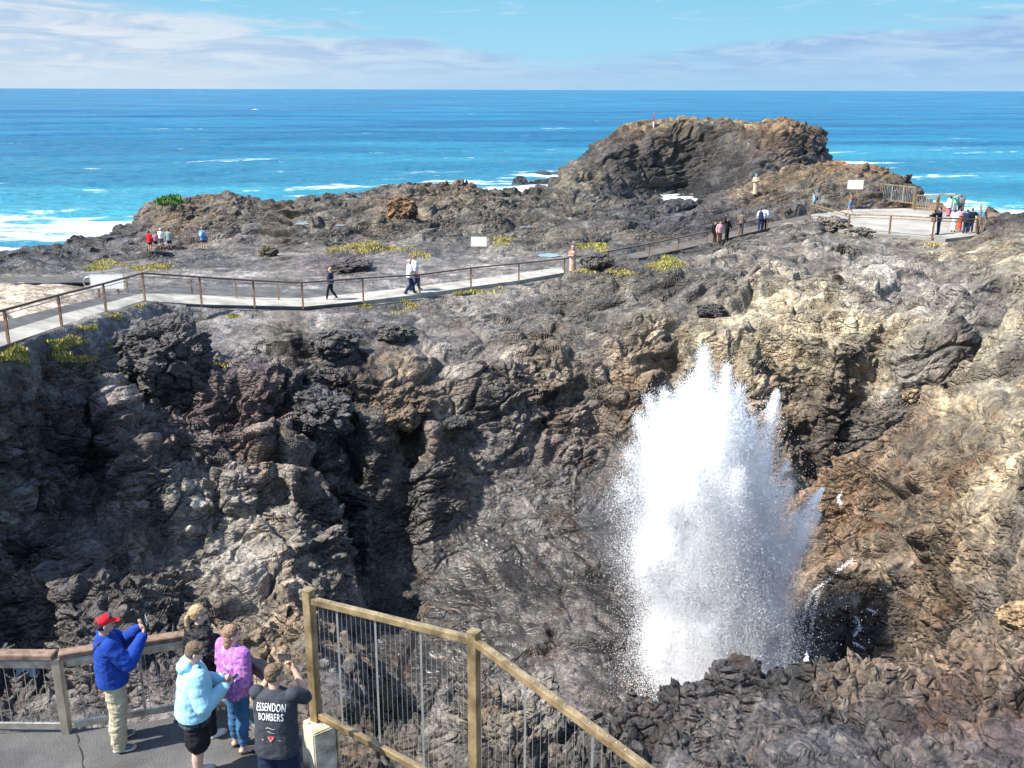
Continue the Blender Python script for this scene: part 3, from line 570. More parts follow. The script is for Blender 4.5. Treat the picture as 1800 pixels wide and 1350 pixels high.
m, nd, lk, p = mat_nodes('sea_water')
a = nd.new('ShaderNodeAttribute'); a.attribute_name = 'water'; sp_ = nd.new('ShaderNodeSeparateColor'); lk.new(a.outputs['Color'], sp_.inputs[0])
t = nd.new('ShaderNodeTexCoord')
mp = nd.new('ShaderNodeMapping'); mp.inputs['Scale'].default_value = (.45, 1, 1); mp.inputs['Rotation'].default_value = (0, 0, .2); lk.new(t.outputs['Object'], mp.inputs[0])
nf = nd.new('ShaderNodeTexNoise'); lk.new(mp.outputs[0], nf.inputs['Vector']); nf.inputs['Scale'].default_value = 1.3; nf.inputs['Detail'].default_value = 7; nf.inputs['Roughness'].default_value = .7
fm = nd.new('ShaderNodeMath'); fm.operation = 'MULTIPLY_ADD'; lk.new(nf.outputs[0], fm.inputs[0]); fm.inputs[1].default_value = 1.9
f0 = nd.new('ShaderNodeMath'); f0.operation = 'MULTIPLY_ADD'; lk.new(sp_.outputs[0], f0.inputs[0]); f0.inputs[1].default_value = 1.25; f0.inputs[2].default_value = -1.32; lk.new(f0.outputs[0], fm.inputs[2])
fr = nd.new('ShaderNodeMapRange'); fr.interpolation_type = 'SMOOTHSTEP'; lk.new(fm.outputs[0], fr.inputs[0]); fr.inputs[1].default_value = -.15; fr.inputs[2].default_value = .95
c1 = nd.new('ShaderNodeMix'); c1.data_type = 'RGBA'; lk.new(sp_.outputs[1], c1.inputs[0]); c1.inputs[6].default_value = (.002,.100,.225,1); c1.inputs[7].default_value = (.042,.25,.33,1)
c3 = nd.new('ShaderNodeMix'); c3.data_type = 'RGBA'; c3.blend_type = 'MULTIPLY'; c3.inputs[0].default_value = 1
rr = nd.new('ShaderNodeValToRGB'); lk.new(sp_.outputs[2], rr.inputs[0]); rr.color_ramp.elements[0].color = (.62,.72,.80,1); rr.color_ramp.elements[1].color = (1.1,1.06,1.03,1)
lk.new(c1.outputs[2], c3.inputs[6]); lk.new(rr.outputs[0], c3.inputs[7])
c2 = nd.new('ShaderNodeMix'); c2.data_type = 'RGBA'; lk.new(fr.outputs[0], c2.inputs[0]); lk.new(c3.outputs[2], c2.inputs[6]); c2.inputs[7].default_value = (.72,.76,.78,1)
lk.new(c2.outputs[2], p.inputs['Base Color'])
r2 = nd.new('ShaderNodeMapRange'); lk.new(fr.outputs[0], r2.inputs[0]); r2.inputs[3].default_value = .22; r2.inputs[4].default_value = .9; lk.new(r2.outputs[0], p.inputs['Roughness'])
p.inputs['IOR'].default_value = 1.33; p.inputs['Specular IOR Level'].default_value = .15
nb = nd.new('ShaderNodeTexNoise'); lk.new(mp.outputs[0], nb.inputs['Vector']); nb.inputs['Scale'].default_value = .55; nb.inputs['Detail'].default_value = 8; nb.inputs['Roughness'].default_value = .62
nb2 = nd.new('ShaderNodeTexNoise'); lk.new(mp.outputs[0], nb2.inputs['Vector']); nb2.inputs['Scale'].default_value = .09; nb2.inputs['Detail'].default_value = 6
ab = nd.new('ShaderNodeMath'); ab.operation = 'MULTIPLY_ADD'; lk.new(nb2.outputs[0], ab.inputs[0]); ab.inputs[1].default_value = 3.0; lk.new(nb.outputs[0], ab.inputs[2])
bb = nd.new('ShaderNodeBump'); bb.inputs['Strength'].default_value = .9; bb.inputs['Distance'].default_value = 1.8; lk.new(ab.outputs[0], bb.inputs['Height']); lk.new(bb.outputs[0], p.inputs['Normal'])
sea = mesh_np('sea', Ps, Fs, m, None, True, {'water': wa}); sea['kind'] = 'structure'

# ================================================================== THE BLOWHOLE SPRAY
def union_mesh(caps, voxel, name='tmp', smooth_it=0):
    """capsules and ellipsoids fused into one skin; caps: (p0, r0, p1, r1) or (centre, (rx,ry,rz), rot)"""
    V = []; Fq = []
    bm = bmesh.new()
    for c_ in caps:
        if len(c_) == 4:
            p0, r0, p1, r1 = Vector(c_[0]), c_[1], Vector(c_[2]), c_[3]
            ax = p1-p0; ln = ax.length; q = ax.to_track_quat('Z', 'Y') if ln > 1e-6 else Euler((0,0,0)).to_quaternion()
            rings = []; seg = 12
            prof = [(-r0*math.cos(k*math.pi/8), r0*math.sin(k*math.pi/8)) for k in range(1, 5)]+[(ln+r1*math.sin(k*math.pi/8), r1*math.cos(k*math.pi/8)) for k in range(0, 4)]
            for (z, r_) in prof:
                rings.append([bm.verts.new(p0+q @ Vector((r_*math.cos(2*math.pi*s/seg), r_*math.sin(2*math.pi*s/seg), z))) for s in range(seg)])
            b0 = bm.verts.new(p0+q @ Vector((0, 0, -r0))); b1 = bm.verts.new(p0+q @ Vector((0, 0, ln+r1)))
            for i in range(len(rings)-1):
                for s in range(seg): bm.faces.new((rings[i][s], rings[i][(s+1)%seg], rings[i+1][(s+1)%seg], rings[i+1][s]))
            for s in range(seg):
                bm.faces.new((b0, rings[0][(s+1)%seg], rings[0][s])); bm.faces.new((b1, rings[-1][s], rings[-1][(s+1)%seg]))
        else:
            ctr, rad, rt = Vector(c_[0]), c_[1], (c_[2] if len(c_) > 2 else None)
            M = Matrix.Translation(ctr) @ (rt.to_4x4() if rt is not None else Matrix.Identity(4)) @ Matrix.Diagonal((*rad, 1))
            bmesh.ops.create_uvsphere(bm, u_segments=16, v_segments=10, radius=1, matrix=M)
    me = bpy.data.meshes.new(name); bm.to_mesh(me); bm.free()
    o = bpy.data.objects.new(name, me); C.objects.link(o)
    r_ = o.modifiers.new('r', 'REMESH'); r_.mode = 'VOXEL'; r_.voxel_size = voxel; r_.use_smooth_shade = True
    if smooth_it:
        s_ = o.modifiers.new('s', 'SMOOTH'); s_.iterations = smooth_it; s_.factor = .5
    dg = bpy.context.evaluated_depsgraph_get(); out = bpy.data.meshes.new_from_object(o.evaluated_get(dg))
    bpy.data.objects.remove(o); bpy.data.meshes.remove(me)
    return out
SY = 27.0
m, nd, lk, p = mat_nodes('white_water')
out_ = nd['Material Output']; nd.remove(p)
df = nd.new('ShaderNodeBsdfDiffuse'); df.inputs[0].default_value = (.985,.99,.995,1); tl = nd.new('ShaderNodeBsdfTranslucent'); tl.inputs[0].default_value = (.985,.99,.995,1)
ms = nd.new('ShaderNodeMixShader'); ms.inputs[0].default_value = .5; lk.new(df.outputs[0], ms.inputs[1]); lk.new(tl.outputs[0], ms.inputs[2]); lk.new(ms.outputs[0], out_.inputs[0])
WHITE = m
core = []
for px, py, r_, dy in ((1240,712,18,0),(1238,755,40,0),(1235,800,66,0),(1225,870,78,.2),(1215,930,74,.2),(1225,1000,76,0),(1235,1070,76,0),(1245,1140,72,0),(1255,1210,70,0),(1290,880,55,.4),(1318,950,40,.5),(1180,830,42,.4),(1165,760,24,.5),(1310,800,30,.3),(1280,740,28,-.2),(1160,980,40,-.3),(1320,1080,62,.2),(1335,1160,55,.2),(1345,1000,40,.4),(1185,1120,50,0)):
    q = atY(px, py, SY+dy); rr_ = r_/62.0; core.append((q, (rr_, rr_*.9, rr_*1.35)))
cm = union_mesh(core, .12)
nv = len(cm.vertices); cv = np.zeros(nv*3, np.float32); cm.vertices.foreach_get('co', cv); cv = cv.reshape(-1, 3)
cn = np.zeros(nv*3, np.float32); cm.vertices.foreach_get('normal', cn); cn = cn.reshape(-1, 3)
ss = cv*np.array([1,1,.45], np.float32)
cv = cv+cn*(.34*fbm(ss, .8, 5, 601, .7)-.16)[:,None]; cm.vertices.foreach_set('co', cv.ravel()); cm.materials.clear(); cm.materials.append(WHITE)
spray = bpy.data.objects.new('blowhole_spray', cm); C.objects.link(spray)
tag(spray, 'tall white burst of sea water erupting from the blowhole', 'spray', kind='stuff')
# droplets
pts = []
def jet(px, py, dy, n, base=(1245, 1200), w0=.75, w1=.45, pw=1.5, t0=.1, up=1.15):
    """droplets along a curved jet from the vent to a tip seen at px, py"""
    n = int(n*1.7); a_ = np.array(atY(base[0], base[1], SY)); b_ = np.array(atY(px, py, SY+dy)); t = t0+(1-t0)*rng.random(n)**pw
    ctrl = a_*.45+b_*.55; ctrl[0] = a_[0]*.62+b_[0]*.38; ctrl[2] = a_[2]*.3+b_[2]*.7
    pos = ((1-t)**2)[:,None]*a_+(2*t*(1-t))[:,None]*ctrl+(t*t)[:,None]*b_
    w_ = w0+(w1-w0)*t; w_ *= np.where(t > .7, np.maximum(.35, (1.1-t)/.4), 1); t = np.minimum(t+np.abs(rng.normal(size=n))*.035, 1.08)
    g = rng.normal(size=(n, 3)); g[:,2] *= 1.6
    pos = pos+g*w_[:,None]*.5; pts.append(pos)
for px, py, dy, n, w1 in ((1235,618,0,22000,.5),(1215,665,.3,14000,.55),(1278,645,-.3,17000,.38),(1195,685,.2,16000,.6),(1300,685,.2,16000,.55),(1165,690,.6,16000,.5),(1325,740,.4,14000,.35),
        (1138,700,.9,12000,.55),(1118,735,.6,12000,.6),(1100,790,.2,10000,.7),(1085,850,-.3,9000,.8),(1350,800,.6,14000,.45),(1385,815,.9,9000,.35),(1390,850,.8,12000,.5),(1410,900,1.0,12000,.45),(1415,950,.9,12000,.5),
        (1240,720,1.8,12000,.6),(1260,740,-1.6,12000,.6),(1200,800,-1.8,14000,.7),(1300,830,-1.6,14000,.7),(1240,820,2.2,10000,.8),(1150,860,-1.2,12000,.8)): jet(px, py, dy, n, w1=w1)
jet(1366,690,.4,4000, base=(1335,860), w0=.35, w1=.22, pw=.9, t0=0); jet(1446,860,.9,5000, base=(1385,1010), w0=.35, w1=.16, pw=.8, t0=0); jet(1440,905,.9,5000, base=(1380,1010), w0=.4, w1=.25, pw=.8, t0=0)
jet(1070,880,0,2500, w1=1.2); jet(1085,960,.3,3500, base=(1180,1100), w1=1.1)
# ragged cloud of drops hugging the dense heart of the burst
n = 420000; ks = rng.integers(0, nv, n); off = np.abs(rng.normal(size=n))*.27
pos = cv[ks]+cn[ks]*off[:,None]+rng.normal(size=(n, 3))*.09; pos[:,2] += rng.normal(size=n)*.22
pts.append(pos)
# falling curtains round the foot
n = 560000
th = rng.random(n)*2*np.pi; rd = np.abs(rng.normal(size=n))*1.12; cb = np.array(atY(1252, 1150, SY))
zz_ = np.abs(rng.normal(size=n))*2.9
pos = np.stack([cb[0]+rd*np.cos(th)*(1-.02*zz_), cb[1]+rd*np.sin(th)*.8, -.3+zz_], 1)
k_ = perlin(pos*np.array([1.6,1.6,.28]), 1, 611); pos = pos[k_ > -.12-.45*rng.random(n)]
pts.append(pos)
# stray drops all round
n = 5000; th = rng.random(n)*2*np.pi; rd = np.abs(rng.normal(size=n))*2.2+1.2; zz_ = rng.random(n)*8
pts.append(np.stack([cb[0]+rd*np.cos(th), cb[1]+rd*np.sin(th)*.8, zz_], 1))
PP = np.concatenate(pts).astype(np.float32)
PP = PP[(perlin(PP*np.array([1,1,.5], np.float32), .9, 621) > -.35-.5*rng.random(len(PP)))]
n = len(PP); sz = (.0062+.007*rng.random(n)**4).astype(np.float32)
tet = np.array([[1,1,1],[-1,-1,1],[-1,1,-1],[1,-1,-1]], np.float32)/1.5
rr_ = rng.normal(size=(n, 4)); rr_ /= np.linalg.norm(rr_, axis=1, keepdims=True); qw, qx, qy, qz = rr_.T
RM = np.stack([1-2*(qy*qy+qz*qz), 2*(qx*qy-qz*qw), 2*(qx*qz+qy*qw), 2*(qx*qy+qz*qw), 1-2*(qx*qx+qz*qz), 2*(qy*qz-qx*qw), 2*(qx*qz-qy*qw), 2*(qy*qz+qx*qw), 1-2*(qx*qx+qy*qy)], 1).reshape(n, 3, 3).astype(np.float32)
VV_ = np.einsum('nij,kj->nki', RM, tet)*sz[:,None,None]; VV_[:,:,2] *= 1.7; VV_ += PP[:,None,:]
FF_ = (np.arange(n)[:,None,None]*4+np.array([[0,1,2],[0,2,3],[0,3,1],[1,3,2]])[None]).reshape(-1, 3)
drops = mesh_np('droplets', VV_.reshape(-1, 3), FF_, WHITE, spray)
drops['kind'] = 'stuff'

# thin drifting mist round the burst
mm = bpy.data.materials.new('spray_mist'); mm.use_nodes = True; nd = mm.node_tree.nodes; lk = mm.node_tree.links
nd.remove(nd['Principled BSDF']); pv_ = nd.new('ShaderNodeVolumePrincipled'); pv_.inputs['Color'].default_value = (.97,.98,1,1); pv_.inputs['Density'].default_value = .045; pv_.inputs['Anisotropy'].default_value = .1
lk.new(pv_.outputs[0], nd['Material Output'].inputs['Volume'])
for px, py, dy, rx, rz in ((1240,930,0,2.7,5.0),(1225,1010,-.2,2.1,4.0),(1150,900,.4,2.2,3.8),(1340,980,.3,1.9,3.4)):
    q = atY(px, py, SY+dy); bm = bmesh.new(); bmesh.ops.create_icosphere(bm, subdivisions=5, radius=1)
    for v in bm.verts: v.co = Vector((v.co.x*rx, v.co.y*rx*.85, v.co.z*rz))*(1+.10*math.sin(3.1*v.co.x+px)+.08*math.sin(4.3*v.co.z+py))
    me = bpy.data.meshes.new('mist'); bm.to_mesh(me); bm.free(); me.materials.append(mm); o = bpy.data.objects.new('mist', me); link(o, spray); o.location = q; o['kind'] = 'stuff'
# ================================================================== LAID SURFACES
CONC = mat('concrete', (.30,.285,.25), .88, var=.38, scale=.9, bump=.35, bscale=30, bdist=.02)
ASPH = mat('asphalt', (.060,.060,.062), .9, var=.30, scale=1.1, bump=.9, bscale=70, bdist=.02, col2=(.088,.086,.083))
KERB = mat('dark_concrete', (.06,.062,.066), .85, var=.3, scale=2)
def slab(name, top, thick, m, off=0.0, kind='structure'):
    bm = bmesh.new(); t_ = [bm.verts.new((v.x, v.y, v.z+off)) for v in top]; b_ = [bm.verts.new((v.x, v.y, v.z+off-thick)) for v in top]; n = len(top)
    bm.faces.new(t_)
    for i in range(n): bm.faces.new((t_[i], b_[i], b_[(i+1) % n], t_[(i+1) % n]))
    bmesh.ops.triangulate(bm, faces=[bm.faces[0]] if False else [f for f in bm.faces if len(f.verts) > 4])
    bmesh.ops.recalc_face_normals(bm, faces=bm.faces)
    me = bpy.data.meshes.new(name); bm.to_mesh(me); bm.free(); me.materials.append(m)
    o = link(bpy.data.objects.new(name, me)); o['kind'] = kind
    return o
def ribbon(name, A_, B_, thick, m, off=0.0):
    bm = bmesh.new(); n = len(A_)
    g = [[bm.verts.new((v.x, v.y, v.z+off+d_)) for v in S_] for S_ in (A_, B_) for d_ in (0, -thick)]
    at_, ab_, bt_, bb_ = g
    for i in range(n-1):
        bm.faces.new((at_[i], at_[i+1], bt_[i+1], bt_[i])); bm.faces.new((ab_[i], ab_[i+1], at_[i+1], at_[i])); bm.faces.new((bb_[i], bb_[i+1], bt_[i+1], bt_[i]))
    bmesh.ops.recalc_face_normals(bm, faces=bm.faces)
    me = bpy.data.meshes.new(name); bm.to_mesh(me); bm.free(); me.materials.append(m)
    o = link(bpy.data.objects.new(name, me)); o['kind'] = 'structure'
    return o
ribbon('footpath', PATH_N[:16], PATH_F[:16], .4, CONC)
ribbon('rock_steps', PATH_N[15:], PATH_F[15:], .4, mat('dark_steps', (.085,.075,.062), .9, var=.4, scale=1.5), -.05)
kp = [v+Vector((v.x, v.y-0, 0)).normalized()*-.02 for v in PATH_N[:12]]
kq = [v+Vector((v.x, v.y, 0)).normalized()*.10 for v in PATH_N[:12]]
ribbon('kerb', kp, kq, .75, KERB, -.03)
ribbon('asphalt_path', PATH_F[:len(ASPH_F)], ASPH_F, .4, ASPH, -.03)
slab('platform_paving', PLAT, .35, mat('grey_concrete', (.27,.255,.225), .9, var=.28, scale=.5, bump=.3, bscale=20, bdist=.02))
look = slab('lookout_pavement', LOOK, .3, ASPH)
# second road strip behind the sand
rA = pl([(-300,500,9.0),(-120,498,8.95),(20,500,8.9),(90,498,8.75),(160,497,8.55),(215,498,8.35)]); rB = pl([(-300,487,9.0),(-120,486,8.95),(20,487,8.9),(90,487,8.75),(160,488,8.55),(215,489,8.35)])
ribbon('asphalt_path', rA, rB, .06, ASPH, .03)
# crack across the lookout paving
m_dark = mat('crack_dirt', (.012,.011,.010), .95)
cr = [at(a_, b_, LOOK_Z) for a_, b_ in ((134,1290),(139,1300),(137,1308),(143,1320),(146,1332),(144,1342),(148,1352),(146,1370),(150,1390))]
bm = bmesh.new(); prev = None
for i, v in enumerate(cr):
    w_ = .009+.006*math.sin(i*2.3); a_ = bm.verts.new((v.x-w_, v.y, LOOK_Z+.004)); b_ = bm.verts.new((v.x+w_, v.y, LOOK_Z+.004))
    if prev: bm.faces.new((prev[0], prev[1], b_, a_))
    prev = (a_, b_)
me = bpy.data.meshes.new('crack'); bm.to_mesh(me); bm.free(); me.materials.append(m_dark); o = link(bpy.data.objects.new('crack', me), look); o['kind'] = 'structure'
# still pools
m, nd, lk, p = mat_nodes('pool_water'); p.inputs['Base Color'].default_value = (.22,.30,.34,1); p.inputs['Roughness'].default_value = .08; p.inputs['IOR'].default_value = 1.33
POOLM = m
m2, nd, lk, p = mat_nodes('foam_water'); p.inputs['Base Color'].default_value = (.6,.65,.68,1); p.inputs['Roughness'].default_value = .6
for i, pd_ in enumerate(PUDDLES):
    o = slab('puddle', pd_, .02, m2 if i == len(PUDDLES)-1 else POOLM, .02)

# ================================================================== FENCES, SIGNS
def beam(bm, p0, p1, w_, h_, up=Vector((0, 0, 1))):
    """box of width w_ and height h_ from p0 to p1"""
    p0, p1 = Vector(p0), Vector(p1); d = (p1-p0).normalized()
    s_ = d.cross(up)
    if s_.length < 1e-4: s_ = d.cross(Vector((0, 1, 0)))
    s_.normalize(); u_ = s_.cross(d).normalized()
    vs_ = [bm.verts.new(q+s_*a*w_/2+u_*b*h_/2) for q in (p0, p1) for a, b in ((-1,-1),(1,-1),(1,1),(-1,1))]
    for f in ((0,1,2,3),(7,6,5,4),(0,4,5,1),(1,5,6,2),(2,6,7,3),(3,7,4,0)): bm.faces.new([vs_[i] for i in f])
def rod(bm, p0, p1, r_, seg=8):
    p0, p1 = Vector(p0), Vector(p1); q = (p1-p0).to_track_quat('Z', 'Y')
    A_ = [[bm.verts.new(c_+q @ Vector((r_*math.cos(2*math.pi*s/seg), r_*math.sin(2*math.pi*s/seg), 0))) for s in range(seg)] for c_ in (p0, p1)]
    for s in range(seg): bm.faces.new((A_[0][s], A_[0][(s+1) % seg], A_[1][(s+1) % seg], A_[1][s]))
    bm.faces.new(A_[0][::-1]); bm.faces.new(A_[1])
def obj(name, bm, m, parent=None, bev=0, smooth=False):
    if bev: bmesh.ops.bevel(bm, geom=[e for e in bm.edges], offset=bev, segments=2, profile=.5, affect='EDGES')
    bmesh.ops.recalc_face_normals(bm, faces=bm.faces)
    me = bpy.data.meshes.new(name); bm.to_mesh(me); bm.free(); me.materials.append(m)
    if smooth:
        for f in me.polygons: f.use_smooth = True
    o = bpy.data.objects.new(name, me); link(o, parent)
    if parent is not None: o.matrix_parent_inverse = Matrix.Translation(-parent.location) if parent.rotation_euler.z == 0 else (Matrix.Translation(parent.location) @ Matrix.Rotation(parent.rotation_euler.z, 4, 'Z')).inverted()
    return o
RUST = mat('weathered_post', (.20,.10,.052), .75, var=.35, scale=6, col2=(.21,.13,.08))
TIMB = mat('timber_rail', (.12,.070,.045), .7, var=.3, scale=9, bump=.4, bscale=25, col2=(.18,.12,.085))
STEEL = mat('galvanised_steel', (.42,.385,.32), .42, metal=.75, var=.25, scale=7, col2=(.50,.47,.42))
BRASS = mat('stained_steel', (.27,.19,.095), .36, metal=.55, var=.28, scale=5, bump=.1, col2=(.42,.31,.17))
WIRE = mat('steel_wire', (.40,.39,.36), .5, metal=.4)
def hand(name, label, group, pts, top, rails, pw=.08, mats=(RUST, TIMB, STEEL), loops=()):
    """posts at pts (bases), rail tops at top; rails: list of (drop from the top, w, h, material index)"""
    root = empty(name, pts[0]); tag(root, label, 'fence', group)
    for b_, t_ in zip(pts, top):
        bm = bmesh.new(); beam(bm, b_-Vector((0,0,.1)), (b_.x, b_.y, t_-.03), pw, pw*.8, Vector((0,1,0))); obj('post', bm, mats[0], root)
    for drop, w_, h_, mi in rails:
        bm = bmesh.new()
        for i in range(len(pts)-1):
            a_ = Vector((pts[i].x, pts[i].y, top[i]-drop)); b_ = Vector((pts[i+1].x, pts[i+1].y, top[i+1]-drop)); d = (b_-a_).normalized()*.012
            beam(bm, a_+d, b_-d, w_, h_)
        obj('handrail' if drop < .04 else 'lower_rail', bm, mats[mi], root)
    return root
def on_path(px):
    """point on the camera-side edge of the path at a photo column"""
    best = None
    for i in range(len(PATH_N)-1):
        for k_ in range(24):
            v = PATH_N[i].lerp(PATH_N[i+1], k_/24); c_ = CM.to_3x3().transposed() @ (v-Vector((0,0,CAMZ))); q = 900-c_.x/c_.z*FPX
            if best is None or abs(q-px) < best[0]: best = (abs(q-px), v)
    return best[1]
fp = [(-90,570),(18,545),(110,519),(187,499),(256,480),(355,487),(448,493),(533,497),(639,489),(738,483),(828,471),(912,463),(992,455),(1068,443),(1140,433),(1190,427),(1243,416),(1301,400),(1348,386)]
pts = [on_path(a_)+Vector((0,-.02,0)) for a_, b_ in fp]
top = [max(v.z+.75, atY(a_, b_, v.y).z) for v, (a_, b_) in zip(pts, fp)]
hand('path_handrail', 'long rust brown handrail with timber top along the concrete footpath', None, pts, top, ((.0,.075,.075,1),(.13,.03,.03,2)))
# low rail on the far side of the asphalt, with a rounded end
bpx = [(225,516,486),(338,519,491),(416,522,495),(490,524,499)]
zb = 8.45; pts = [at(a_, b_, z_) for (a_, b_, c_), z_ in zip(bpx, (9.05,8.55,8.35,8.2))]; top = [atY(a_, c_, v.y).z for (a_, b_, c_), v in zip(bpx, pts)]
lr = hand('low_barrier_rail', 'low grey two-bar rail with a rounded end behind the asphalt path', None, pts, top, ((.0,.045,.045,2),(.38,.035,.035,2)), pw=.06, mats=(RUST, STEEL, STEEL))
e1 = Vector((pts[-1].x, pts[-1].y, top[-1])); dx = (pts[-1]-pts[-2]).normalized(); bm = bmesh.new(); pv = e1
for k_ in range(1, 9):
    a_ = math.pi*k_/8; q = e1+dx*(.25+.19*math.sin(a_))+Vector((0,0,-.19+.19*math.cos(a_))); rod(bm, pv, q, .022, 6); pv = q
rod(bm, pv, e1-Vector((0,0,.38)), .022, 6); obj('rail_end', bm, STEEL, lr)

def balusters(bm, A_, B_, zlo, zhi, step, r_):
    n = max(2, int((B_-A_).length/step))
    for i in range(1, n):
        q = A_.lerp(B_, i/n); rod(bm, (q.x, q.y, zlo(i/n)), (q.x, q.y, zhi(i/n)), r_, 4)
# --- far platform front fence
def plat_edge(px, py): return at(px, py, 8.75)
pts = [plat_edge(*a_) for a_ in ((1424,381),(1491,404),(1563,411),(1638,418),(1716,411))]
tops = [atY(a_, b_, v.y).z for (a_, b_), v in zip(((1423,374),(1491,377),(1563,379),(1638,383),(1718,388)), pts)]
tops = [max(t_, 8.75+.95) for t_ in tops]
pf = hand('platform_fence', 'brown two-rail fence along the camera side of the concrete viewing platform', 'rail fences round the viewing platform', pts, tops, ((.0,.09,.08,1),(.18,.06,.05,1)), pw=.11, mats=(RUST, BRASS, STEEL))
pts2 = [pts[-1]+Vector((.06,.25,0)), plat_edge(1722,396), plat_edge(1722,383)]
o2 = hand('platform_fence', 'short side fence with wire infill at the right end of the viewing platform', 'rail fences round the viewing platform', pts2, [9.85]*3, ((.0,.09,.08,1),(.9,.05,.05,1)), pw=.1, mats=(RUST, BRASS, STEEL))
bm = bmesh.new()
for i in range(2): balusters(bm, pts2[i], pts2[i+1], lambda t: 8.95, lambda t: 9.8, .14, .008)
obj('wire_infill', bm, WIRE, o2)
# --- back fences of the far platform
def frame_fence(name, label, group, A_, B_, zb_, zt_, pw, step, m_=BRASS, mids=2, wr=.012):
    root = empty(name, A_); tag(root, label, 'fence', group)
    for v in (A_, B_):
        bm = bmesh.new(); beam(bm, (v.x, v.y, zb_-.3), (v.x, v.y, zt_), pw, pw, Vector((0,1,0))); obj('post', bm, m_, root)
    for z_, nm in ((zt_-.06, 'top_rail'), (zb_+.12, 'bottom_rail')):
        bm = bmesh.new(); d = (B_-A_).normalized()*pw*.5; beam(bm, Vector((A_.x, A_.y, z_))+d, Vector((B_.x, B_.y, z_))-d, pw*.7, pw*.7); obj(nm, bm, m_, root)
    bm = bmesh.new(); balusters(bm, A_, B_, lambda t: zb_+.12, lambda t: zt_-.06, step, wr); obj('wire_infill', bm, WIRE, root)
    if mids:
        for i in range(1, mids+1):
            q = A_.lerp(B_, i/(mids+1)); bm = bmesh.new(); rod(bm, (q.x, q.y, zb_+.12), (q.x, q.y, zt_-.06), .03, 6); obj('stiffener', bm, WIRE, root)
    return root
gz = 8.75
A_ = at(1546,356,9.0); B_ = at(1605,369,gz)
frame_fence('safety_fence', 'tall framed wire fence standing at the back of the viewing platform below the rock ridge', 'wire fences at the back of the platform', A_, B_, 9.15, atY(1604,328,B_.y).z, .13, .17)
A2 = B_+Vector((.15,.02,0)); B2 = at(1645,373,gz)
frame_fence('safety_fence', 'lower framed wire fence between the tall wire panel and the sea side people', 'wire fences at the back of the platform', A2, B2, 8.85, atY(1640,345,B2.y).z, .12, .15, mids=1)
A3 = B2+Vector((.14,0,0)); B3 = at(1692,377,gz)
hand('platform_fence', 'open sea side rail of the viewing platform behind the group of visitors', 'rail fences round the viewing platform', [A3, B3], [10.2,10.15], ((.0,.09,.08,1),(.6,.04,.04,1)), pw=.1, mats=(RUST, BRASS, STEEL))

# --- signs
WHITEP = mat('white_paint', (.78,.78,.76), .6, var=.06)
def board(name, label, q, wd_, ht, zb_, rz, posts=1, m_=WHITEP):
    root = empty(name, q); tag(root, label, 'sign')
    ax = Vector((math.cos(rz), math.sin(rz), 0))
    bm = bmesh.new(); beam(bm, q-ax*wd_/2+Vector((0,0,zb_+ht/2)), q+ax*wd_/2+Vector((0,0,zb_+ht/2)), .03, ht); obj('sign_board', bm, m_, root, bev=.006)
    bm = bmesh.new(); ex = ax*wd_/2
    for s_ in (-1, 1): beam(bm, q+ex*s_+ax*.02*s_+Vector((0,0,zb_-.01)), q+ex*s_+ax*.02*s_+Vector((0,0,zb_+ht+.01)), .035, .035, Vector((0,1,0)))
    for z_ in (zb_-.02, zb_+ht+.02): beam(bm, q-ex+Vector((0,0,z_)), q+ex+Vector((0,0,z_)), .035, .03)
    obj('sign_frame', bm, mat('pale_frame', (.55,.53,.5), .6), root)
    for s_ in ([0] if posts == 1 else [-.3, .3]):
        bm = bmesh.new(); b_ = q+ax*s_*wd_+Vector((0,.04,0)); beam(bm, b_-Vector((0,0,.3)), b_+Vector((0,0,zb_+ht*.7)), .08, .06, Vector((0,1,0))); obj('post', bm, RUST, root)
    return root
g1 = ground_hit(842,446); k1 = FPX*.96/g1.y
board('warning_sign', 'blank-looking white notice board on one brown post among the rocks beyond the footpath', g1, 26/k1, 15/k1, 13/k1, -.06)
g2 = at(1500,362,8.9); k2 = FPX*.96/g2.y
board('warning_sign', 'white notice board on two brown posts behind the far viewing platform', g2, 25/k2, 14/k2, 28/k2, -.03, posts=2)
g3 = at(190,512,9.12); k3 = FPX*.96/g3.y
t_ = board('information_board', 'wide low white board beside the bend of the asphalt path', g3, 55/k3, 23/k3, 5/k3, .02, posts=2)
bm = bmesh.new(); q0 = g3+Vector((-.80,.05,.15)); pv = None
for k_ in range(9):
    a_ = math.pi/2+math.pi*k_/8; q = q0+Vector((.30*math.cos(a_), 0, .25+.26*math.sin(a_)))
    if pv is not None: rod(bm, pv, q, .025, 6)
    pv = q
obj('loop_rail', bm, STEEL, t_)
# marker on the headland
hd = ray(1149, 221); ok, loc, *_ = headland.ray_cast(Vector((0,0,CAMZ)), hd)
mk = loc if ok else atY(1149, 221, 188)
root = empty('marker_post', mk); tag(root, 'red and white marker post on top of the far headland', 'marker')
bm = bmesh.new(); rod(bm, mk-Vector((0,0,.4)), mk+Vector((0,0,.75)), .16); obj('white_base', bm, WHITEP, root)
bm = bmesh.new(); beam(bm, mk+Vector((0,0,.75)), mk+Vector((0,0,1.65)), .26, .26, Vector((0,1,0))); rod(bm, mk+Vector((0,0,1.65)), mk+Vector((0,0,2.5)), .05, 6); obj('red_top', bm, mat('red_paint', (.60,.03,.02), .5), root)

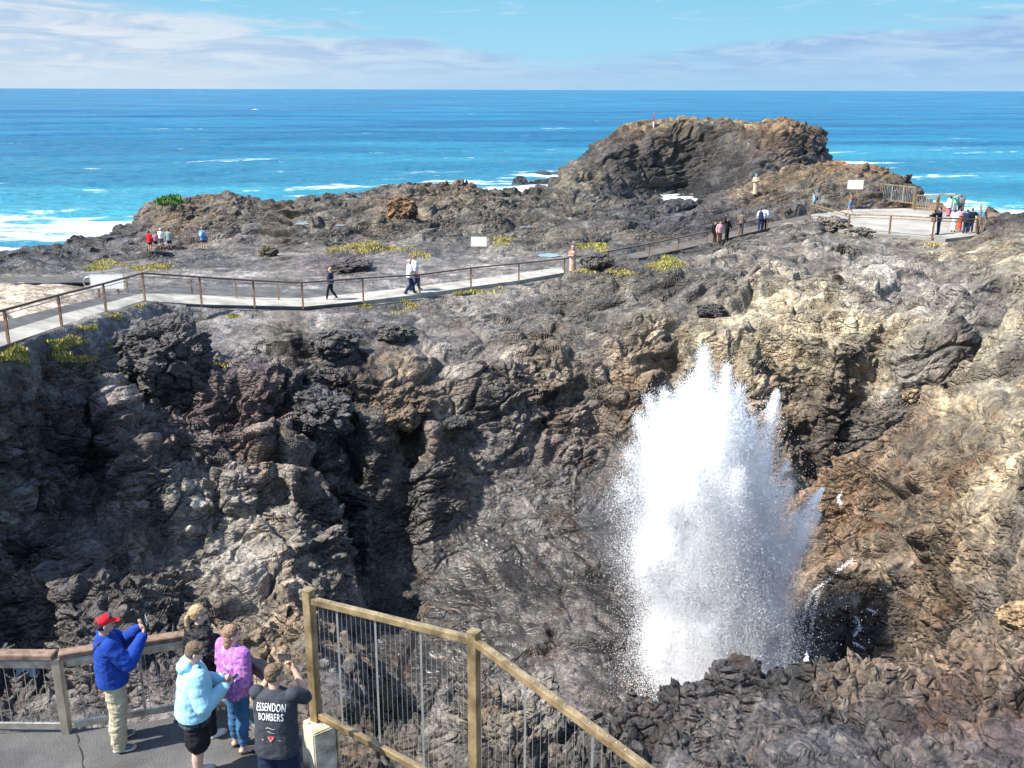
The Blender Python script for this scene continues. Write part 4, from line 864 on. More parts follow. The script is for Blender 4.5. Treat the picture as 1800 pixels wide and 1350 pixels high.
# ================================================================== LOOKOUT RAILING (near left)
def LP(px, py, z): return at(px, py, z)
BY = LOOK_Z
base = [Vector(v) for v in ((-9.5,10.22,BY),)]
b0 = at(-260,1282,BY); b1 = at(118,1287,BY); b2 = at(385,1240,BY); b3 = at(452,1262,BY); b3 = Vector((-2.82,10.12,BY))
b0.y -= .02
rail = empty('lookout_railing', b1); tag(rail, 'steel framed railing with thick timber top rail behind the five visitors', 'railing')
H1 = 1.08
def panel(A_, B_, last=False):
    d = (B_-A_).normalized(); A1_, B1_ = A_+d*.10, B_-d*.06
    bm = bmesh.new(); beam(bm, A1_+Vector((0,0,H1-.13)), B1_+Vector((0,0,H1-.13)), .035, .09); obj('top_rail', bm, STEEL, rail, bev=.004)
    bm = bmesh.new(); beam(bm, A1_+Vector((0,0,.09)), B1_+Vector((0,0,.09)), .035, .09); obj('bottom_rail', bm, STEEL, rail, bev=.004)
    n = int((B1_-A1_).length/.118); bm = bmesh.new()
    for i in range(1, n): q = A1_.lerp(B1_, i/n); rod(bm, q+Vector((0,0,.1)), q+Vector((0,0,H1-.14)), .0045, 6)
    obj('wire_infill', bm, WIRE, rail)
    bm = bmesh.new(); m_ = max(1, int((B1_-A1_).length/1.5))
    for i in range(1, m_+1): q = A1_.lerp(B1_, i/(m_+1)); beam(bm, q+Vector((0,0,.12)), q+Vector((0,0,H1-.16)), .03, .012, Vector((0,1,0)))
    obj('flat_bar', bm, STEEL, rail)
    bm = bmesh.new(); beam(bm, A_+d*.03+Vector((0,0,H1)), B_+d*(-.01 if not last else .1)+Vector((0,0,H1)), .15, .085); obj('timber_rail', bm, TIMB, rail, bev=.018)
for A_, B_ in ((b0, b1), (b1, b2), (b2, b3)): panel(A_, B_, B_ is b3)
for v in (b0, b1, b2, b3+Vector((0,0,0))):
    bm = bmesh.new(); beam(bm, v-Vector((0,0,.25)), v+Vector((0,0,H1-.03)), .10, .10, Vector((0,1,0))); obj('post', bm, STEEL if v is not b1 else mat('post_steel', (.40,.36,.29), .4, metal=.65, var=.3, scale=5), rail, bev=.006)

# ================================================================== TALL WIRE FENCE (near middle) on its concrete block
p1 = at(556,1266,10.88); Y1 = p1.y
blk = empty('concrete_block', (p1.x, p1.y, 9.8)); tag(blk, 'weathered cream concrete block under the first post of the tall wire fence', 'block')
bm = bmesh.new(); bmesh.ops.create_cube(bm, size=1, matrix=Matrix.Translation((p1.x+.03, p1.y-.06, 10.29)) @ Matrix.Rotation(R(-52), 4, 'Z') @ Matrix.Diagonal((.33,.29,1.18,1)))
bmesh.ops.bevel(bm, geom=list(bm.edges), offset=.015, segments=2, affect='EDGES')
CBL = mat('block_concrete', (.44,.38,.27), .9, var=.35, scale=5, bump=.5, bscale=18, bdist=.015, col2=(.56,.50,.38))
obj('block_body', bm, CBL, blk)
for s_ in ((-.055,-.055),(.055,-.055),(.055,.055),(-.055,.055)):
    bm = bmesh.new(); rod(bm, (p1.x+s_[0]*1.3, p1.y+s_[1]*1.3, 10.88), (p1.x+s_[0]*1.3, p1.y+s_[1]*1.3, 10.9), .008, 6); obj('anchor_bolt', bm, STEEL, blk)
fence = empty('tall_wire_fence', (p1.x, p1.y, 10.88)); tag(fence, 'tall brass brown steel fence with thin vertical wires beside the visitors', 'fence')
ZT = 12.60
p2 = atY(833,1126,0.001+ (CAMZ-ZT)/abs(ray(833,1126).z)*ray(833,1126).y); p3 = at(1150,1362,ZT-.05); p4 = p3+(p3-p2)*.6
def tpost(v, zlo, zhi, w_=.105):
    bm = bmesh.new(); beam(bm, (v.x, v.y, zlo), (v.x, v.y, zhi), w_, w_, (p2-p1).cross(Vector((0,0,1)))); o = obj('post', bm, BRASS, fence, bev=.006)
    bm = bmesh.new(); beam(bm, (v.x, v.y, zhi), (v.x, v.y, zhi+.012), w_+.012, w_+.012, (p2-p1).cross(Vector((0,0,1)))); c_ = obj('post_cap', bm, BRASS, None); c_.parent = o
    return o
q1 = Vector((p1.x, p1.y, 0)); q2 = Vector((p2.x, p2.y, 0)); q3 = Vector((p3.x, p3.y, 0)); q4 = Vector((p4.x, p4.y, 0))
tpost(q1, 10.885, atY(541,1037,p1.y).z); tpost(q2, 9.2, ZT+.10); tpost(q4, 9.2, ZT+.1)
def frail(a_, b_, za, zb_, w_, h_, nm):
    bm = bmesh.new(); d = (b_-a_).normalized()*.055; beam(bm, Vector((a_.x, a_.y, za))+d, Vector((b_.x, b_.y, zb_))-d, w_, h_); obj(nm, bm, BRASS, fence, bev=.005)
ztop1 = atY(541,1037,p1.y).z-.12; zm1 = p1.z+.09; zm2 = atY(735,1345,(p1.y*.38+p2.y*.62)).z; zm2 = zm1+(zm2-zm1)/.66
frail(q1, q2, ztop1, ZT, .075, .075, 'top_rail'); frail(q1, q2, zm1, zm2, .07, .075, 'mid_rail'); frail(q2, q4, ZT, ZT-.08, .075, .075, 'top_rail'); frail(q2, q4, zm2, zm2-.1, .07, .075, 'mid_rail')
frail(q1, q2, 9.95, 9.95, .06, .06, 'bottom_rail')
bm = bmesh.new(); beam(bm, (q1.x+.22, q1.y-.05, 9.8), (q1.x+.22, q1.y-.05, zm1-.04), .06, .06, Vector((0,1,0))); obj('post', bm, BRASS, fence)
def wires(a_, b_, za, zb_, ya, yb, n, thick, nm1='wire_infill'):
    bm = bmesh.new(); b2m = bmesh.new()
    for i in range(1, n):
        t = i/n; q = a_.lerp(b_, t); z0 = za+(zb_-za)*t; z1 = ya+(yb-ya)*t
        if i in thick: beam(b2m, (q.x, q.y, z0), (q.x, q.y, z1), .022, .008, Vector((0,1,0)))
        else: rod(bm, (q.x, q.y, z0), (q.x, q.y, z1), .0023, 5)
    obj(nm1, bm, WIRE, fence)
    if thick: obj('flat_bar', b2m, WIRE, fence)
    else: b2m.free()
wires(q1, q2, zm1, zm2, ztop1, ZT, 33, (6,14,23)); wires(q1, q2, 9.97, 9.97, zm1, zm2, 33, ()); wires(q2, q4, zm2, zm2-.1, ZT, ZT-.08, 34, (7,15,23,30)); wires(q2, q4, 9.5, 9.5, zm2, zm2-.1, 34, ())
for i in range(36):
    q = q2.lerp(q4, (i+.5)/36); bm = bmesh.new(); bmesh.ops.create_uvsphere(bm, u_segments=8, v_segments=5, radius=.009, matrix=Matrix.Translation((q.x, q.y, ZT-.08*(i+.5)/36+.04))); obj('rivet', bm, STEEL, fence)
for i in range(33):
    q = q1.lerp(q2, (i+.5)/33); z_ = ztop1+(ZT-ztop1)*(i+.5)/33; bm = bmesh.new(); bmesh.ops.create_uvsphere(bm, u_segments=8, v_segments=5, radius=.006, matrix=Matrix.Translation((q.x, q.y, z_+.039))); obj('rivet', bm, STEEL, fence)

# ================================================================== BOULDERS
def boulder(px, py, size, label, colr, flat=.6, seed=1, sink=.25):
    g = ground_hit(px, py); bm = bmesh.new(); bmesh.ops.create_icosphere(bm, subdivisions=6, radius=1)
    V_ = np.array([v.co[:] for v in bm.verts], np.float32); nn = V_/np.linalg.norm(V_, axis=1, keepdims=True)
    wv = worley(nn*2.2+seed, 1, seed+900); w5 = worley(nn*5+seed, 1, seed+950); d = 1+.26*fbm(nn+seed*3, 1.1, 5, seed+800, .6)+.20*(wv[:,2]-.5)+.17*np.clip(wv[:,3],-.6,.6)-.10*(1-sstep(0, .2, wv[:,1]-wv[:,0]))+.03*w5[:,3]-.03*(1-sstep(0, .2, w5[:,1]-w5[:,0]))
    V_ = nn*d[:,None]*np.array([size, size*.8, size*flat], np.float32)
    for v, c_ in zip(bm.verts, V_): v.co = c_
    for f in bm.faces: f.smooth = False
    me = bpy.data.meshes.new('boulder'); bm.to_mesh(me); bm.free(); me.materials.append(ROCK)
    tn = np.exp(.55*fbm(V_+seed*7, .5, 4, 770, .6))[:,None]; ca = np.concatenate([np.array(colr)*1.15*tn, np.full((len(V_), 1), .3)], 1); aw_ = me.attributes.new('worn', 'FLOAT_COLOR', 'POINT'); aw_.data.foreach_set('color', np.full(len(V_)*4, .85, np.float32)); at_ = me.attributes.new('rock', 'FLOAT_COLOR', 'POINT'); at_.data.foreach_set('color', ca.astype(np.float32).ravel())
    o = link(bpy.data.objects.new('boulder', me)); o.location = g+Vector((0,0,size*flat*(1-sink*2))); o.rotation_euler = (0, 0, seed*1.3)
    tag(o, label, 'boulder')
boulder(800,748,.62,'flat topped grey boulder lying by the small pool on the bowl slope',(.05,.047,.045),.38,1)
boulder(470,450,.72,'rounded brown boulder alone on the grey sand beyond the footpath',(.075,.06,.042),.65,2)
boulder(610,473,1.5,'long dark purple slab boulder on the grey sand behind the walking woman',(.06,.048,.05),.28,3,.36)
boulder(1603,700,.42,'knobbly tan rock on the tip of the right hand ridge by the crevice',(.24,.18,.12),1.0,4)
boulder(290,640,1.55,'big dark layered knoll of lava beside the bend of the footpath',(.055,.051,.050),.80,10,.42)
boulder(240,625,.9,'dark lava lump at the left foot of the big knoll',(.045,.042,.042),.6,11)
boulder(1792,1092,.42,'tan blocky stones at the right edge above the near outcrop',(.30,.21,.12),.6,12)
boulder(700,735,1.55,'big brown layered ledge jutting over the dark recess of the bowl',(.10,.075,.05),.55,13,.3)
boulder(560,735,1.35,'dark grey rounded crag left of the brown ledge above the bowl',(.055,.052,.054),.6,14,.3)
boulder(1458,404,1.5,'low grey rock hump overlapping the left corner of the viewing platform',(.12,.105,.085),.42,15,.3)
boulder(1512,413,1.1,'low grey rock against the front edge of the viewing platform',(.11,.10,.08),.35,16,.3)
boulder(1250,555,.7,'dark grey boulder on the tan plateau above the spray',(.05,.047,.045),.6,5)
boulder(590,612,1.15,'large black boulder on the dark gravel below the footpath',(.055,.051,.049),.50,6,.36)
boulder(690,590,.8,'smaller black boulder on gravel right of the large black one',(.060,.055,.052),.5,7,.36)
boulder(708,382,1.5,'orange brown crag on the ridge beyond the footpath',(.15,.09,.05),.75,8)
boulder(1050,470,1.0,'dark lumpy boulder beside the footpath left of the rock steps',(.06,.055,.05),.55,9)

# ================================================================== GRASS
gm, nd, lk, p = mat_nodes('grass_blades'); oi = nd.new('ShaderNodeAttribute'); oi.attribute_name = 'tint'; lk.new(oi.outputs['Color'], p.inputs['Base Color']); p.inputs['Roughness'].default_value = .8
GP = [(60,612,62,16,'g'),(95,628,60,10,'y'),(125,597,25,7,'y'),(155,575,17,5,'y'),(200,556,14,4,'y'),(243,537,10,3,'y'),(25,625,40,10,'g'),(172,655,6,3,'y'),(195,610,8,3,'y'),(115,628,12,3,'y'),
      (355,565,18,5,'g'),(410,556,14,4,'y'),(372,640,10,4,'g'),(395,642,10,3,'y'),(700,540,30,9,'y'),(640,537,12,5,'y'),(690,528,30,6,'y'),(800,513,38,5,'y'),(850,507,28,5,'y'),(830,512,44,5,'g'),
      (1175,462,26,10,'g'),(1160,468,20,6,'y'),(1040,435,24,9,'g'),(1060,440,10,6,'y'),(1050,475,40,4,'y'),(1100,480,18,4,'y'),(190,465,30,7,'y'),(170,470,20,6,'g'),(260,472,34,5,'y'),(132,466,10,4,'g'),(60,489,60,4,'y'),(280,467,18,4,'y'),
      (610,438,40,5,'y'),(655,440,26,5,'y'),(735,448,14,6,'y'),(640,430,30,6,'y'),(880,428,14,4,'y'),(700,437,20,4,'y'),(300,352,16,6,'G'),(288,356,8,4,'G'),(1545,411,14,2,'g'),(880,420,20,3,'y'),(1640,430,10,2,'y'),(745,450,10,4,'y')]
Vg, Fg, Cg = [], [], []; r2_ = random.Random(3)
for px, py, rx, ry, k_ in GP:
    dist = 9/math.tan(max(.05, PITCH+math.atan((py-675)/FPX))); n = int(min(2200, 60+rx*ry*2.2))
    for _ in range(n):
        a_ = r2_.random()*6.283; u = math.sqrt(r2_.random())*(1+.35*math.sin(a_*3+px)); qx, qy = px+rx*u*math.cos(a_), py+ry*u*math.sin(a_)
        g = ground_hit(qx, qy)
        if g.y > 130 or math.sin(g.x*2.3+1.7*math.sin(g.y*1.1))+math.sin(g.y*1.9+g.x) < -.85: continue
        s_ = (.035+.06*r2_.random())*max(1, g.y/40)*(1.8 if k_ == 'G' else 1); 
        if r2_.random() < .12: s_ *= 1.6
        cA = {'g':(.27,.28,.06),'y':(.46,.38,.13),'G':(.06,.17,.03)}[k_]; cB = {'g':(.40,.35,.10),'y':(.30,.27,.08),'G':(.10,.20,.04)}[k_]; f = r2_.random(); f2 = .75+.5*r2_.random()
        cc = [(x*(1-f)+y*f)*f2 for x, y in zip(cA, cB)]
        for b_ in range(6):
            az = r2_.random()*6.283; le = s_*(.5+.5*r2_.random()); wv = s_*.45; bx, by_ = g.x+r2_.uniform(-s_, s_)*.9, g.y+r2_.uniform(-s_, s_)*.9; zb_ = g.z-.03
            i0 = len(Vg); ca, sa = math.cos(az), math.sin(az); ln = le*.8*(r2_.random()-.1)
            Vg += [(bx-sa*wv/2, by_+ca*wv/2, zb_), (bx+sa*wv/2, by_-ca*wv/2, zb_), (bx+ca*ln, by_+sa*ln, zb_+le)]; Fg.append((i0, i0+1, i0+2)); Cg += [(*cc, 1)]*3
gr = mesh_np('grass', Vg, Fg, gm, None, False, {'tint': Cg}); gr['kind'] = 'stuff'

# ================================================================== RUNOFF beside the spray
RO = [((1500,985),(1478,1000),(1450,1025),(1430,1040),(1420,1062),(1412,1090),(1404,1130),(1400,1165)),((1440,1040),(1432,1070),(1428,1100),(1420,1140),(1418,1165)),((1505,1085),(1512,1105),(1500,1120)),((1478,868),(1474,880),(1480,890)),((1525,1070),(1540,1080)),((1500,1130),(1520,1142))]
Vr, Fr = [], []
for line in RO:
    for (x0, y0), (x1, y1) in zip(line[:-1], line[1:]):
        for k_ in range(90):
            t_ = k_/90; g = ground_hit(x0+(x1-x0)*t_+r2_.gauss(0, 2.2), y0+(y1-y0)*t_+r2_.gauss(0, 1.5)); s_ = .006+.014*r2_.random()**2
            if g.y > 60: continue
            i0 = len(Vr); 
            for a_ in range(5): Vr.append((g.x+s_*1.6*math.cos(a_*1.257), g.y+s_*math.sin(a_*1.257), g.z+.02))
            Vr.append((g.x, g.y, g.z+.02+s_*1.4))
            Fr += [(i0+a_, i0+(a_+1) % 5, i0+5) for a_ in range(5)]
ro_ = mesh_np('water_runoff', Vr, Fr, WHITE); ro_['kind'] = 'stuff'
# ================================================================== PEOPLE
def loft(bm, rings, seg=20, M=None):
    """closed tube through elliptical rings (centre, rx, ry)"""
    L_ = []
    for c_, rx, ry in rings:
        L_.append([bm.verts.new((M or Matrix.Identity(4)) @ Vector((c_[0]+rx*math.copysign(abs(math.cos(a))**.85, math.cos(a)), c_[1]+ry*math.copysign(abs(math.sin(a))**.85, math.sin(a)), c_[2]))) for a in (2*math.pi*s/seg for s in range(seg))])
    for i in range(len(L_)-1):
        for s in range(seg): bm.faces.new((L_[i][s], L_[i][(s+1)%seg], L_[i+1][(s+1)%seg], L_[i+1][s]))
    bm.faces.new(L_[0][::-1]); bm.faces.new(L_[-1])
def fuse(shapes, voxel, S, wrinkle=0, wscale=.09, hem=None, smooth_it=2, seed=1, top_cut=None):
    """shapes (capsules, ellipsoids, lofts) fused, scaled by S, creased, hem cut clean"""
    bm = bmesh.new(); lofts = [s for s in shapes if isinstance(s, dict)]; rest = [s for s in shapes if not isinstance(s, dict)]
    me0 = bpy.data.meshes.new('l')
    for l_ in lofts: loft(bm, l_['loft'], M=l_.get('M'))
    for c_ in rest:
        if len(c_) == 4:
            p0, r0, p1, r1 = Vector(c_[0]), c_[1], Vector(c_[2]), c_[3]
            ax = p1-p0; ln = max(ax.length, 1e-4); q = ax.to_track_quat('Z', 'Y') if ax.length > 1e-5 else Euler((0,0,0)).to_quaternion(); seg = 14
            prof = [(-r0*math.cos(k*math.pi/8), r0*math.sin(k*math.pi/8)) for k in range(1, 5)]+[(ln+r1*math.sin(k*math.pi/8), r1*math.cos(k*math.pi/8)) for k in range(0, 4)]
            rings = [[bm.verts.new(p0+q @ Vector((r_*math.cos(2*math.pi*s/seg), r_*math.sin(2*math.pi*s/seg), z))) for s in range(seg)] for z, r_ in prof]
            b0_ = bm.verts.new(p0+q @ Vector((0, 0, -r0))); b1_ = bm.verts.new(p0+q @ Vector((0, 0, ln+r1)))
            for i in range(len(rings)-1):
                for s in range(seg): bm.faces.new((rings[i][s], rings[i][(s+1)%seg], rings[i+1][(s+1)%seg], rings[i+1][s]))
            for s in range(seg): bm.faces.new((b0_, rings[0][(s+1)%seg], rings[0][s])); bm.faces.new((b1_, rings[-1][s], rings[-1][(s+1)%seg]))
        else:
            M = Matrix.Translation(Vector(c_[0])) @ (c_[2].to_4x4() if len(c_) > 2 else Matrix.Identity(4)) @ Matrix.Diagonal((*c_[1], 1))
            bmesh.ops.create_uvsphere(bm, u_segments=18, v_segments=12, radius=1, matrix=M)
    bmesh.ops.recalc_face_normals(bm, faces=bm.faces); bm.to_mesh(me0); bm.free()
    o = bpy.data.objects.new('l', me0); C.objects.link(o)
    r_ = o.modifiers.new('r', 'REMESH'); r_.mode = 'VOXEL'; r_.voxel_size = voxel; r_.use_smooth_shade = True
    if smooth_it: s_ = o.modifiers.new('s', 'SMOOTH'); s_.iterations = smooth_it; s_.factor = .5
    dg = bpy.context.evaluated_depsgraph_get(); me = bpy.data.meshes.new_from_object(o.evaluated_get(dg)); bpy.data.objects.remove(o); bpy.data.meshes.remove(me0)
    n = len(me.vertices); v = np.zeros(n*3, np.float32); me.vertices.foreach_get('co', v); v = v.reshape(-1, 3)
    if wrinkle:
        nn = np.zeros(n*3, np.float32); me.vertices.foreach_get('normal', nn); nn = nn.reshape(-1, 3)
        sq = v*np.array([1, 1, 1.5], np.float32)+np.stack([fbm(v, .2, 2, seed+5)]*3, 1)*.06
        d = wrinkle*(fbm(sq, wscale, 3, seed, .5)+.7*(1-2*np.abs(perlin(sq*np.array([.8,.8,1.2], np.float32), wscale*1.4, seed+9)))); v = v+nn*d[:,None]
    if hem is not None or top_cut is not None:
        me.vertices.foreach_set('co', v.ravel()); b = bmesh.new(); b.from_mesh(me)
        if hem is not None: bmesh.ops.bisect_plane(b, geom=b.verts[:]+b.edges[:]+b.faces[:], plane_co=(0,0,hem), plane_no=(0,0,1), clear_inner=True)
        if top_cut is not None: bmesh.ops.bisect_plane(b, geom=b.verts[:]+b.edges[:]+b.faces[:], plane_co=(0,0,top_cut), plane_no=(0,0,-1), clear_inner=True)
        b.to_mesh(me); b.free(); n = len(me.vertices); v = np.zeros(n*3, np.float32); me.vertices.foreach_get('co', v); v = v.reshape(-1, 3)
    v = v*S; me.vertices.foreach_set('co', v.ravel()); me.update()
    for f in me.polygons: f.use_smooth = True
    me.materials.clear()
    return me
def put(name, me, m, parent):
    me.name = name; me.materials.append(m); return link(bpy.data.objects.new(name, me), parent)
def fingers(sh, wrist, d, up, curl=.5, side=1):
    """palm, four bent fingers of unequal length and a thumb off the side of the palm; d: hand direction, up: back of the hand"""
    d = Vector(d).normalized(); up = (Vector(up)-Vector(up).dot(d)*d).normalized(); s_ = d.cross(up)*side; w_ = Vector(wrist)
    rt = Matrix((s_, d, up)).transposed()
    sh.append((w_+d*.052, (.040, .052, .016), rt)); sh.append((w_-d*.01, .024, w_+d*.03, .026))
    for k, (off, ln) in enumerate(((-.030,.066),(-.010,.076),(.011,.070),(.030,.054))):
        b_ = w_+d*(.092-.004*abs(k-1.5))+s_*off; m_ = b_+(d*math.cos(curl)-up*math.sin(curl))*ln*.52; e_ = m_+(d*math.cos(curl*2.1)-up*math.sin(curl*2.1))*ln*.48
        sh.append((b_-d*.01, .0088, m_, .0082)); sh.append((m_, .0082, e_, .0068))
    t0 = w_+d*.03-s_*.032; t1 = t0+(d*.6-s_*.75-up*.25).normalized()*.036; t2 = t1+(d*.9-s_*.2-up*.45).normalized()*.03
    sh.append((t0, .0125, t1, .0105)); sh.append((t1, .0105, t2, .0085))
SKIN = {}
def skin(c_): 
    k = 'skin_%d' % int(c_[0]*100); 
    return mat(k, c_, .55, var=.08, scale=14, bump=.05, bscale=200, spec=.35)
def cloth(nm, c_, **k):
    return mat('cloth_'+nm, c_, k.pop('rough', .9), var=k.pop('var', .12), scale=k.pop('scale', 12), bump=k.pop('bump', .35), bscale=k.pop('bscale', 220), bdist=.003, spec=.2, **k)
LEGS = dict(L=((-.10,.0,.50),(-.105,-.01,.085)), R=((.10,.0,.50),(.105,-.01,.085)))
ARMS = dict(L=((-.255,-.02,1.15),(-.27,.07,.90)), R=((.255,-.02,1.15),(.27,.07,.90)))
def person(label, loc, az, H=1.75, group=None, legs=None, arms=None, head=(0,0), lean=(0,0), wide=1.0, near=False, sk=(.46,.28,.20), top=None, bottom=None, hair=None, shoes=(.03,.03,.03), extra=None, seed=1):
    """local frame: +Y is the way the person faces; S scales a 1.75 m figure"""
    S = H/1.75; vx = .0065 if near else .018; cvx = .0085 if near else .02
    legs = {**LEGS, **(legs or {})}; arms = {**ARMS, **(arms or {})}
    root = empty('person', loc, -az); tag(root, label, 'person', group)
    lx, ly = lean
    def up_(x, y, z):    # upper body leans from the hip
        k = max(0, (z-.93)/.7); return Vector((x+lx*k, y+ly*k, z))
    hipz = .92; W = wide
    sho = {'L': up_(-.175*W, 0, 1.425), 'R': up_(.175*W, 0, 1.425)}; hip = {'L': Vector((-.085*W, 0, hipz)), 'R': Vector((.085*W, 0, hipz))}
    tor = [(up_(0,-.005,.86), .150*W, .105*W), (up_(0,-.01,.93), .168*W, .118*W), (up_(0,0,1.02), .150*W, .105*W), (up_(0,.005,1.12), .142*W, .102*W), (up_(0,.005,1.24), .158*W, .112*W), (up_(0,0,1.34), .172*W, .112*W), (up_(0,-.005,1.42), .155*W, .090), (up_(0,-.01,1.47), .085, .062)]
    hc = up_(0, .012, 1.635); hr = Euler((-head[1], 0, -head[0])).to_matrix()
    def hd(x, y, z): return hc+hr @ Vector((x, y, z))
    B = [{'loft': tor}, (up_(0,-.012,1.45), .060, hd(0,-.015,-.07), .054)]
    B += [(hd(0,-.008,.022), (.076,.096,.094), hr), (hd(0,.022,-.045), (.055,.066,.072), hr), (hd(0,.045,-.085), (.032,.032,.024), hr)]
    B += [(hd(0,.090,.005), .009, hd(0,.106,-.028), .012), (hd(-.079,-.005,-.012), (.010,.020,.032), hr), (hd(.079,-.005,-.012), (.010,.020,.032), hr)]
    if near: B += [(hd(-.018,.086,-.062), .008, hd(.018,.086,-.062), .008), (hd(-.018,.084,-.074), .009, hd(.018,.084,-.074), .009), (hd(-.03,.083,.025), .011, hd(.03,.083,.025), .011)]
    for s in 'LR':
        sg = -1 if s == 'L' else 1; kn, an = (Vector(a_) for a_ in legs[s][:2]); el, wr = (Vector(a_) for a_ in arms[s][:2])
        td = Vector(legs[s][2]) if len(legs[s]) > 2 else Vector((sg*.12, 1, 0)); td = td.normalized()
        B += [(hip[s], .092*W, kn, .058*W), (kn, .058*W, kn.lerp(an, .35)+Vector((0,-.015,0)), .056*W), (kn.lerp(an, .35)+Vector((0,-.015,0)), .056*W, an, .038)]
        B += [(an-Vector((0,0,.035))-td*.03, .036, an-Vector((0,0,.045))+td*.11, .032), (an-Vector((0,0,.05))+td*.11, .034, an-Vector((0,0,.058))+td*.165, .026)]
        B += [(sho[s], .056*W, el, .043*W), (el, .043*W, el.lerp(wr, .3), .041*W), (el.lerp(wr, .3), .041*W, wr, .027)]
        hdv = Vector(arms[s][2]) if len(arms[s]) > 2 else (wr-el); hup = Vector(arms[s][3]) if len(arms[s]) > 3 else Vector((sg, .2, 0))
        if near: fingers(B, wr, hdv, hup, arms[s][4] if len(arms[s]) > 4 else .5, -sg)
        else:
            q = hdv.normalized(); B.append((wr+q*.03, (.03,.03,.045)));
            for f_ in (-.02, 0, .02): B.append((wr+q*.05+Vector((f_,0,0)), .011, wr+q*.11+Vector((f_,.01,0)), .009))
    put('body', fuse(B, vx, S, smooth_it=3 if near else 1), skin(sk), root)
    if near:
        for sx in (-1, 1): put('eye', fuse([(hd(sx*.030,.080,.006), (.013,.010,.008), hr)], .003, S, smooth_it=0), mat('eye', (.05,.035,.03), .15, var=.3), root)
    def limb_cloth(pts_, r_): return [(Vector(a_), ra, Vector(b_), rb) for (a_, b_), (ra, rb) in zip(zip(pts_[:-1], pts_[1:]), zip(r_[:-1], r_[1:]))]
    for it in (bottom or []):
        k = it['k']; m_ = it['m']; sh = []
        if k in ('trousers', 'shorts', 'jeans'):
            t_ = it.get('t', .02); sh.append({'loft': [(up_(0,-.005,.84), .150*W+t_, .100*W+t_), (up_(0,-.008,.93), .166*W+t_, .116*W+t_), (up_(0,0,1.0), .156*W+t_, .108*W+t_), (up_(0,0,it.get('waist', 1.04)), .148*W+t_, .104*W+t_)]})
            for s in 'LR':
                kn, an = (Vector(a_) for a_ in legs[s][:2])
                if k == 'shorts':
                    e_ = hip[s].lerp(kn, it.get('len', .78)); sh += [(hip[s]-Vector((0,0,.02)), .094*W+t_, e_, .078*W+t_+it.get('flare', .01))]
                else:
                    a2 = an+Vector((0,0,it.get('cuff', -.01))); fl = it.get('flare', 0); sh += [(hip[s], .094*W+t_, kn, .062*W+t_+fl*.5), (kn, .062*W+t_+fl*.5, kn.lerp(a2, .4)+Vector((0,-.012,0)), .060*W+t_+fl*.6), (kn.lerp(a2, .4)+Vector((0,-.012,0)), .060*W+t_+fl*.6, a2, .044+t_+fl)]
            put(k, fuse(sh, cvx, S, it.get('wr', .006 if near else 0), .10, smooth_it=2, seed=seed+3), m_, root)
        elif k in ('dress', 'robe', 'skirt'):
            z1 = it.get('len', .12); zt = it.get('top', 1.45)
            rings = [(up_(0,0,z1-.03), .21*W, .17*W), (up_(0,0,z1+.25), .19*W, .155*W), (up_(0,0,.75), .185*W, .145*W), (up_(0,-.005,.93), .19*W, .135*W), (up_(0,0,1.05), .168*W, .122*W)]
            if zt > 1.2: rings += [(up_(0,.005,1.24), .176*W, .128*W), (up_(0,0,1.36), .18*W, .125*W), (up_(0,-.005,1.45), .12, .08)]
            put(k, fuse([{'loft': rings}], cvx, S, .008 if near else .004, .12, hem=z1, seed=seed), m_, root)
    for it in (top or []):
        k = it['k']; t_ = it.get('t', .022); m_ = it['m']; hem = it.get('hem', .88); sh = []
        g_ = it.get('loose', .01)
        rings = [(up_(0,-.008,hem-.05), .166*W+t_+g_, .118*W+t_+g_), (up_(0,-.008,hem+.04), .168*W+t_+g_, .120*W+t_+g_), (up_(0,0,1.06), .160*W+t_+g_, .115*W+t_+g_), (up_(0,.005,1.22), .166*W+t_+g_*.6, .120*W+t_+g_*.6), (up_(0,0,1.34), .178*W+t_, .118*W+t_), (up_(0,-.005,1.425), .158*W+t_, .096+t_), (up_(0,-.008,1.475), .085+t_*.5, .068+t_*.5), (up_(0,-.006,1.50), .070, .060)]
        sh.append({'loft': rings})
        for s in 'LR':
            el, wr = (Vector(a_) for a_ in arms[s][:2]); sl = it.get('sleeve', 'long')
            if sl == 'long': sh += limb_cloth([sho[s], el, wr.lerp(el, .06)], [.060*W+t_, .050*W+t_+g_*.4, .036+t_*.8])
            elif sl == 'puff': sh += limb_cloth([sho[s], el, wr.lerp(el, .12), wr.lerp(el, .04)], [.068*W+t_, .062*W+t_, .052+t_, .034])
            elif sl == 'short': sh += limb_cloth([sho[s], sho[s].lerp(el, .80)], [.058*W+t_*.8, .052*W+t_*.8])
        if it.get('hood'): sh += [(hd(0,-.07,-.155), (.125,.075,.060), Euler((R(-28),0,0)).to_matrix()), (hd(0,-.11,-.21), (.095,.045,.075)), (hd(-.07,.01,-.17), (.045,.07,.035)), (hd(.07,.01,-.17), (.045,.07,.035))]
        if it.get('collar'): sh += [(hd(0,-.03,-.165), (.078,.075,.045))]
        put(k, fuse(sh, cvx, S, it.get('wr', .009 if near else .004), it.get('ws', .10), hem=hem, seed=seed+7, smooth_it=2), m_, root)
